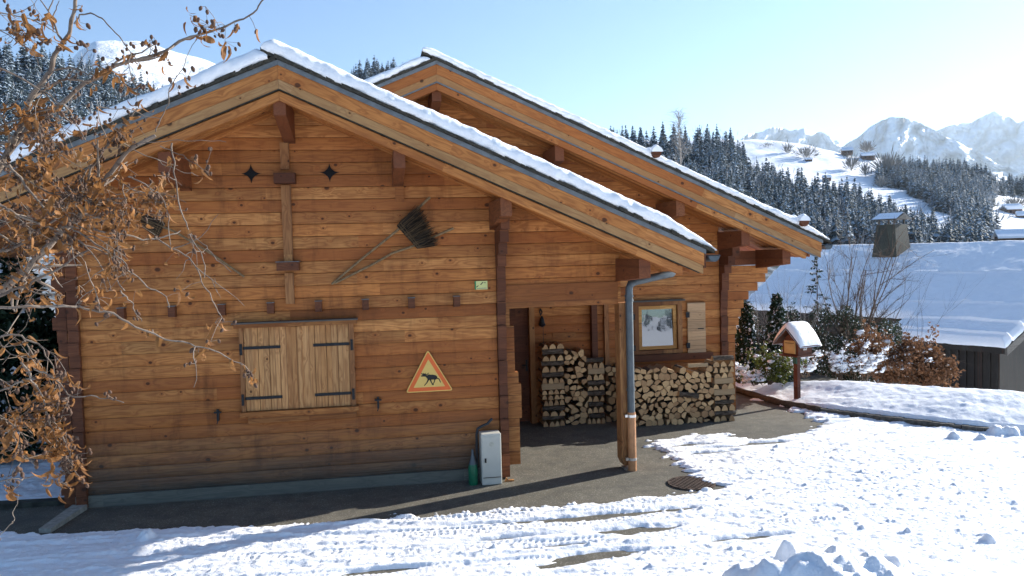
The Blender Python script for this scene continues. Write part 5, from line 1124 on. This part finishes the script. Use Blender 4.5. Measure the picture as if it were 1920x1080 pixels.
for P, w0, w1, d0, d1, tw in BR:
    n = len(P)*3; Q = resamp(P, n); dd = np.linspace(d0, d1, n); pts = np.array([at(x, y, D) for (x, y), D in zip(Q, dd)])
    pts += (np.stack([fbm(np.arange(n)*.35+w0*9+P[0][0], np.zeros(n)+k*7, 3, 80+k) for k in range(3)], -1)-.5)*.03
    rad = np.linspace(w0*.8, w1*.8, n)*dd/1500*.5*(1+.10*np.sin(np.arange(n)*2.1)); bmb.tube(pts, rad, 7)
    for i in range(2, n, 1): nodes.append((pts[i], 0))
    for _ in range(int(tw*2.3)):
        i = rt.integers(n//8, int(n*.72)); tg = pts[min(i+1, n-1)]-pts[i-1]; tg /= np.linalg.norm(tg); d = tg*.6+rt.normal(size=3)*.6; d /= np.linalg.norm(d); twig(pts[i], d, rt.uniform(.08, .26), rad[i]*.5+.0008, 0 if rt.random() < .6 else 1)
    if P[0][0] < 5: roots.append(pts[0])
stem = np.array([-2.15, 3.4, 0.])
for i, q_ in enumerate(roots):
    f_ = stem+np.array([(.1*math.sin(i*2.3)), .08*math.cos(i*1.7), max(.3, q_[2]-1.1)]); bmb.tube(resamp([stem+np.array([.05*math.sin(i), .05*math.cos(i), -.1]), f_, (f_+q_)/2+np.array([-.05, 0, .03]), q_], 9), np.linspace(.035, .012, 9), 7)

# leaves: curled dry blades hanging in small bunches, and ovoid cones
def leaf_var(r):
    n = 6; V = []; curl = r.uniform(-2.6, 3.4); fold = r.uniform(.2, 1.2); w = r.uniform(.26, .52); a = 0; p = np.array([0., 0.])
    for i in range(n):
        t_ = i/(n-1); ww = w*math.sin(PI*min(1, .12+t_*.88))**.8*(1-t_*.25)+.015; 
        jag = 1+r.uniform(-.18, .18); V += [(-ww*.5*math.cos(fold)*jag, p[0]+ww*.5*math.sin(fold), -p[1]), (0, p[0], -p[1]), (ww*.5*math.cos(fold), p[0]+ww*.5*math.sin(fold)*jag, -p[1])]
        a += curl/(n-1)*r.uniform(.5, 1.5); p = p+np.array([math.sin(a), math.cos(a)])/(n-1)
    Fq = [(i*3+j, i*3+j+1, i*3+j+4, i*3+j+3) for i in range(n-1) for j in (0, 1)]
    return np.array(V), np.array(Fq)
LV = [leaf_var(rt) for _ in range(14)]
N = np.array([q_[0] for q_ in nodes]); px = np.array([prj(p) for p in N])
def dens(x, y):
    d = 0.03
    for cx_, cy_, sx_, sy_, a in ((60, 330, 100, 90, 1.), (150, 300, 110, 60, .8), (90, 230, 90, 40, .7), (60, 790, 70, 80, 1.2), (40, 700, 60, 60, .8), (120, 840, 30, 60, .8), (230, 240, 60, 40, .5), (230, 470, 60, 40, .55), (300, 600, 60, 40, .35), (40, 450, 80, 60, .5), (130, 560, 80, 50, .4), (230, 120, 60, 25, .5), (400, 60, 70, 25, .35), (250, 370, 80, 50, .4), (370, 650, 80, 30, .3), (455, 690, 20, 15, .8), (400, 330, 30, 30, .3), (40, 60, 60, 25, .4), (20, 560, 50, 50, .5)):
        d += a*math.exp(-((x-cx_)/sx_)**2-((y-cy_)/sy_)**2)
    return d
W0 = np.array([dens(*q_) for q_ in px]); W0[(px[:, 0] > 500) | (px[:, 0] < -120)] = 0
lv = MB(); cn = MB(); tn_ = MB()
def put_leaf(p, L, tilt):
    V, Fq = LV[rt.integers(14)]; a = rt.uniform(0, 2*PI); c, s = math.cos(a), math.sin(a); ax = rt.normal(size=3)*tilt
    Rm = np.array(Matrix.Rotation(float(np.linalg.norm(ax)), 3, Vector(ax).normalized())) if np.linalg.norm(ax) > 1e-6 else np.eye(3)
    W = np.stack([V[:, 0]*c-V[:, 1]*s, V[:, 0]*s+V[:, 1]*c, V[:, 2]], -1)@Rm.T*L+p; lv.add(W, Fq)
ov = [(0.0001, -.5), (.22, -.42), (.36, -.2), (.38, .0), (.3, .25), (.14, .43), (.0001, .5)]
def put_cone(p, L):
    k = 6; th = np.arange(k)*2*PI/k; d = np.array([rt.normal()*.5, rt.normal()*.5, -1.]); d /= np.linalg.norm(d); a = np.cross(d, [1, 0, 0]); a /= np.linalg.norm(a); b = np.cross(d, a)
    v = np.array([p+d*h*L+(a*math.cos(t_)+b*math.sin(t_))*r_*L*.8*(1+.1*(i % 2)) for i, (r_, h) in enumerate(ov) for t_ in th]); f = [(i*k+j, i*k+(j+1) % k, (i+1)*k+(j+1) % k, (i+1)*k+j) for i in range(len(ov)-1) for j in range(k)]; cn.add(v, f)
ids = rt.choice(len(N), 600, p=W0/W0.sum())
for i in ids:
    for _ in range(rt.integers(1, 4)):
        e = N[i]+rt.normal(size=3)*.022; bmb.tube([N[i], (N[i]+e)/2+np.array([0, 0, .003]), e], .0007, 3, cap=False); put_leaf(e, rt.uniform(.028, .064), .7)
ids = rt.choice(len(N), 420, p=W0/W0.sum())
for i in ids:
    m_ = rt.integers(1, 5); p0 = N[i]; e = p0+rt.normal(size=3)*.04
    for j in range(m_): q_ = p0+(e-p0)*(j+1)/m_+rt.normal(size=3)*.007; put_cone(q_, rt.uniform(.013, .020))
    bmb.tube([p0, e], .001, 3, cap=False)
for x, y, D, nl, nc in ((355, 28, 3.2, 2, 0), (358, 40, 3.2, 3, 2), (372, 70, 3.2, 2, 1), (385, 52, 3.2, 3, 3), (404, 50, 3.2, 1, 4), (405, 42, 3.2, 2, 1), (422, 78, 3.2, 3, 3), (440, 52, 3.2, 2, 2), (482, 62, 3.15, 1, 1), (385, 12, 3.2, 0, 3), (150, 42, 3.3, 2, 1), (155, 12, 3.3, 1, 1), (25, 68, 3.0, 1, 0), (30, 38, 3.0, 3, 2), (60, 60, 3.0, 1, 3), (72, 70, 3.0, 0, 2), (200, 120, 3.3, 4, 4), (222, 150, 3.3, 3, 2), (230, 168, 3.3, 2, 0), (265, 82, 3.3, 1, 4), (280, 75, 3.3, 0, 3), (350, 148, 3.2, 1, 4), (330, 148, 3.2, 1, 1), (275, 160, 3.2, 3, 2), (255, 190, 3.2, 3, 1), (125, 80, 3.3, 3, 2), (150, 85, 3.3, 0, 5), (165, 95, 3.3, 0, 4), (380, 320, 3.1, 3, 3), (352, 440, 3, 1, 2), (403, 605, 3.4, 4, 3), (395, 640, 3.2, 3, 2), (470, 700, 2.9, 4, 3), (372, 660, 2.9, 3, 2), (150, 895, 2.9, 4, 5), (340, 545, 3.4, 2, 2), (285, 620, 3, 2, 1)):
    c0 = at(x, y, D); nn = N[np.argmin(np.linalg.norm(N-c0, axis=1))]; bmb.tube([nn, (nn+c0)/2+np.array([0, 0, .008]), c0], .0012, 3, cap=False)
    for _ in range(nl): put_leaf(c0+rt.normal(size=3)*.012, rt.uniform(.04, .075), .35)
    for _ in range(nc):
        cc_ = c0+rt.normal(size=3)*.022; bmb.tube([c0, cc_], .0008, 3, cap=False); put_cone(cc_-np.array([0, 0, .006]), rt.uniform(.016, .025))
lv.build('leaves', M['dry'], TR_, smooth=False)
cn.build('cones', plain('cone_brown', (.09, .05, .032), .8, nz=.4, sc_=120), TR_, smooth=True)
bmb.build('branches', M['bark'], TR_, smooth=True)

# ================================================================ light, sky, camera
SAZ = math.radians(20.5); SEL = math.radians(21.4)
w = bpy.data.worlds.new('World'); sc.world = w; w.use_nodes = True; nt = w.node_tree; bg = nt.nodes['Background']
sky = nt.nodes.new('ShaderNodeTexSky'); sky.sky_type = 'NISHITA'; sky.sun_disc = False; sky.sun_elevation = SEL; sky.sun_rotation = PI/2-SAZ; sky.altitude = 2200; sky.air_density = 1.0; sky.dust_density = 1.5; sky.ozone_density = .7
mxs = nt.nodes.new('ShaderNodeMix'); mxs.data_type = 'RGBA'; mxs.blend_type = 'MULTIPLY'; mxs.inputs[0].default_value = 1; mxs.inputs[7].default_value = (.66, .90, 1.12, 1)
nt.links.new(sky.outputs[0], mxs.inputs[6]); nt.links.new(mxs.outputs[2], bg.inputs[0]); bg.inputs[1].default_value = .075
sl = bpy.data.lights.new('sun', 'SUN'); sl.energy = 5.0; sl.angle = math.radians(.5); sl.color = (1, .955, .88); so = bpy.data.objects.new('sun', sl); COL.objects.link(so)
S = Vector((math.cos(SEL)*math.cos(SAZ), math.cos(SEL)*math.sin(SAZ), math.sin(SEL))); so.rotation_euler = S.to_track_quat('Z', 'Y').to_euler()
hz = MB().box(-15000, 15000, -6500, 16000, -60, 2300).build('haze', [], None); tag(hz, kind='stuff')
hm = bpy.data.materials.new('haze_air'); hm.use_nodes = True; hn = hm.node_tree; hn.nodes.clear(); ho = hn.nodes.new('ShaderNodeOutputMaterial'); pv = hn.nodes.new('ShaderNodeVolumePrincipled')
pv.inputs['Color'].default_value = (.70, .85, 1, 1); pv.inputs['Density'].default_value = 4.5e-5; pv.inputs['Anisotropy'].default_value = .3; hn.links.new(pv.outputs[0], ho.inputs['Volume']); hz.data.materials.append(hm)
cam = bpy.data.cameras.new('camera'); cam.sensor_width = 36; cam.lens = F/1920*36; cam.clip_start = .05; cam.clip_end = 60000
co = bpy.data.objects.new('camera', cam); COL.objects.link(co); sc.camera = co
m = Matrix((( RX[0], UP[0], -fw[0], 0), (RX[1], UP[1], -fw[1], 0), (RX[2], UP[2], -fw[2], CH), (0, 0, 0, 1))); co.matrix_world = m
sc.view_settings.view_transform = 'Standard'; sc.view_settings.look = 'None'; sc.view_settings.exposure = 1.42; sc.view_settings.gamma = 1
sc.cycles.max_bounces = 6; sc.cycles.diffuse_bounces = 4; sc.cycles.transparent_max_bounces = 4
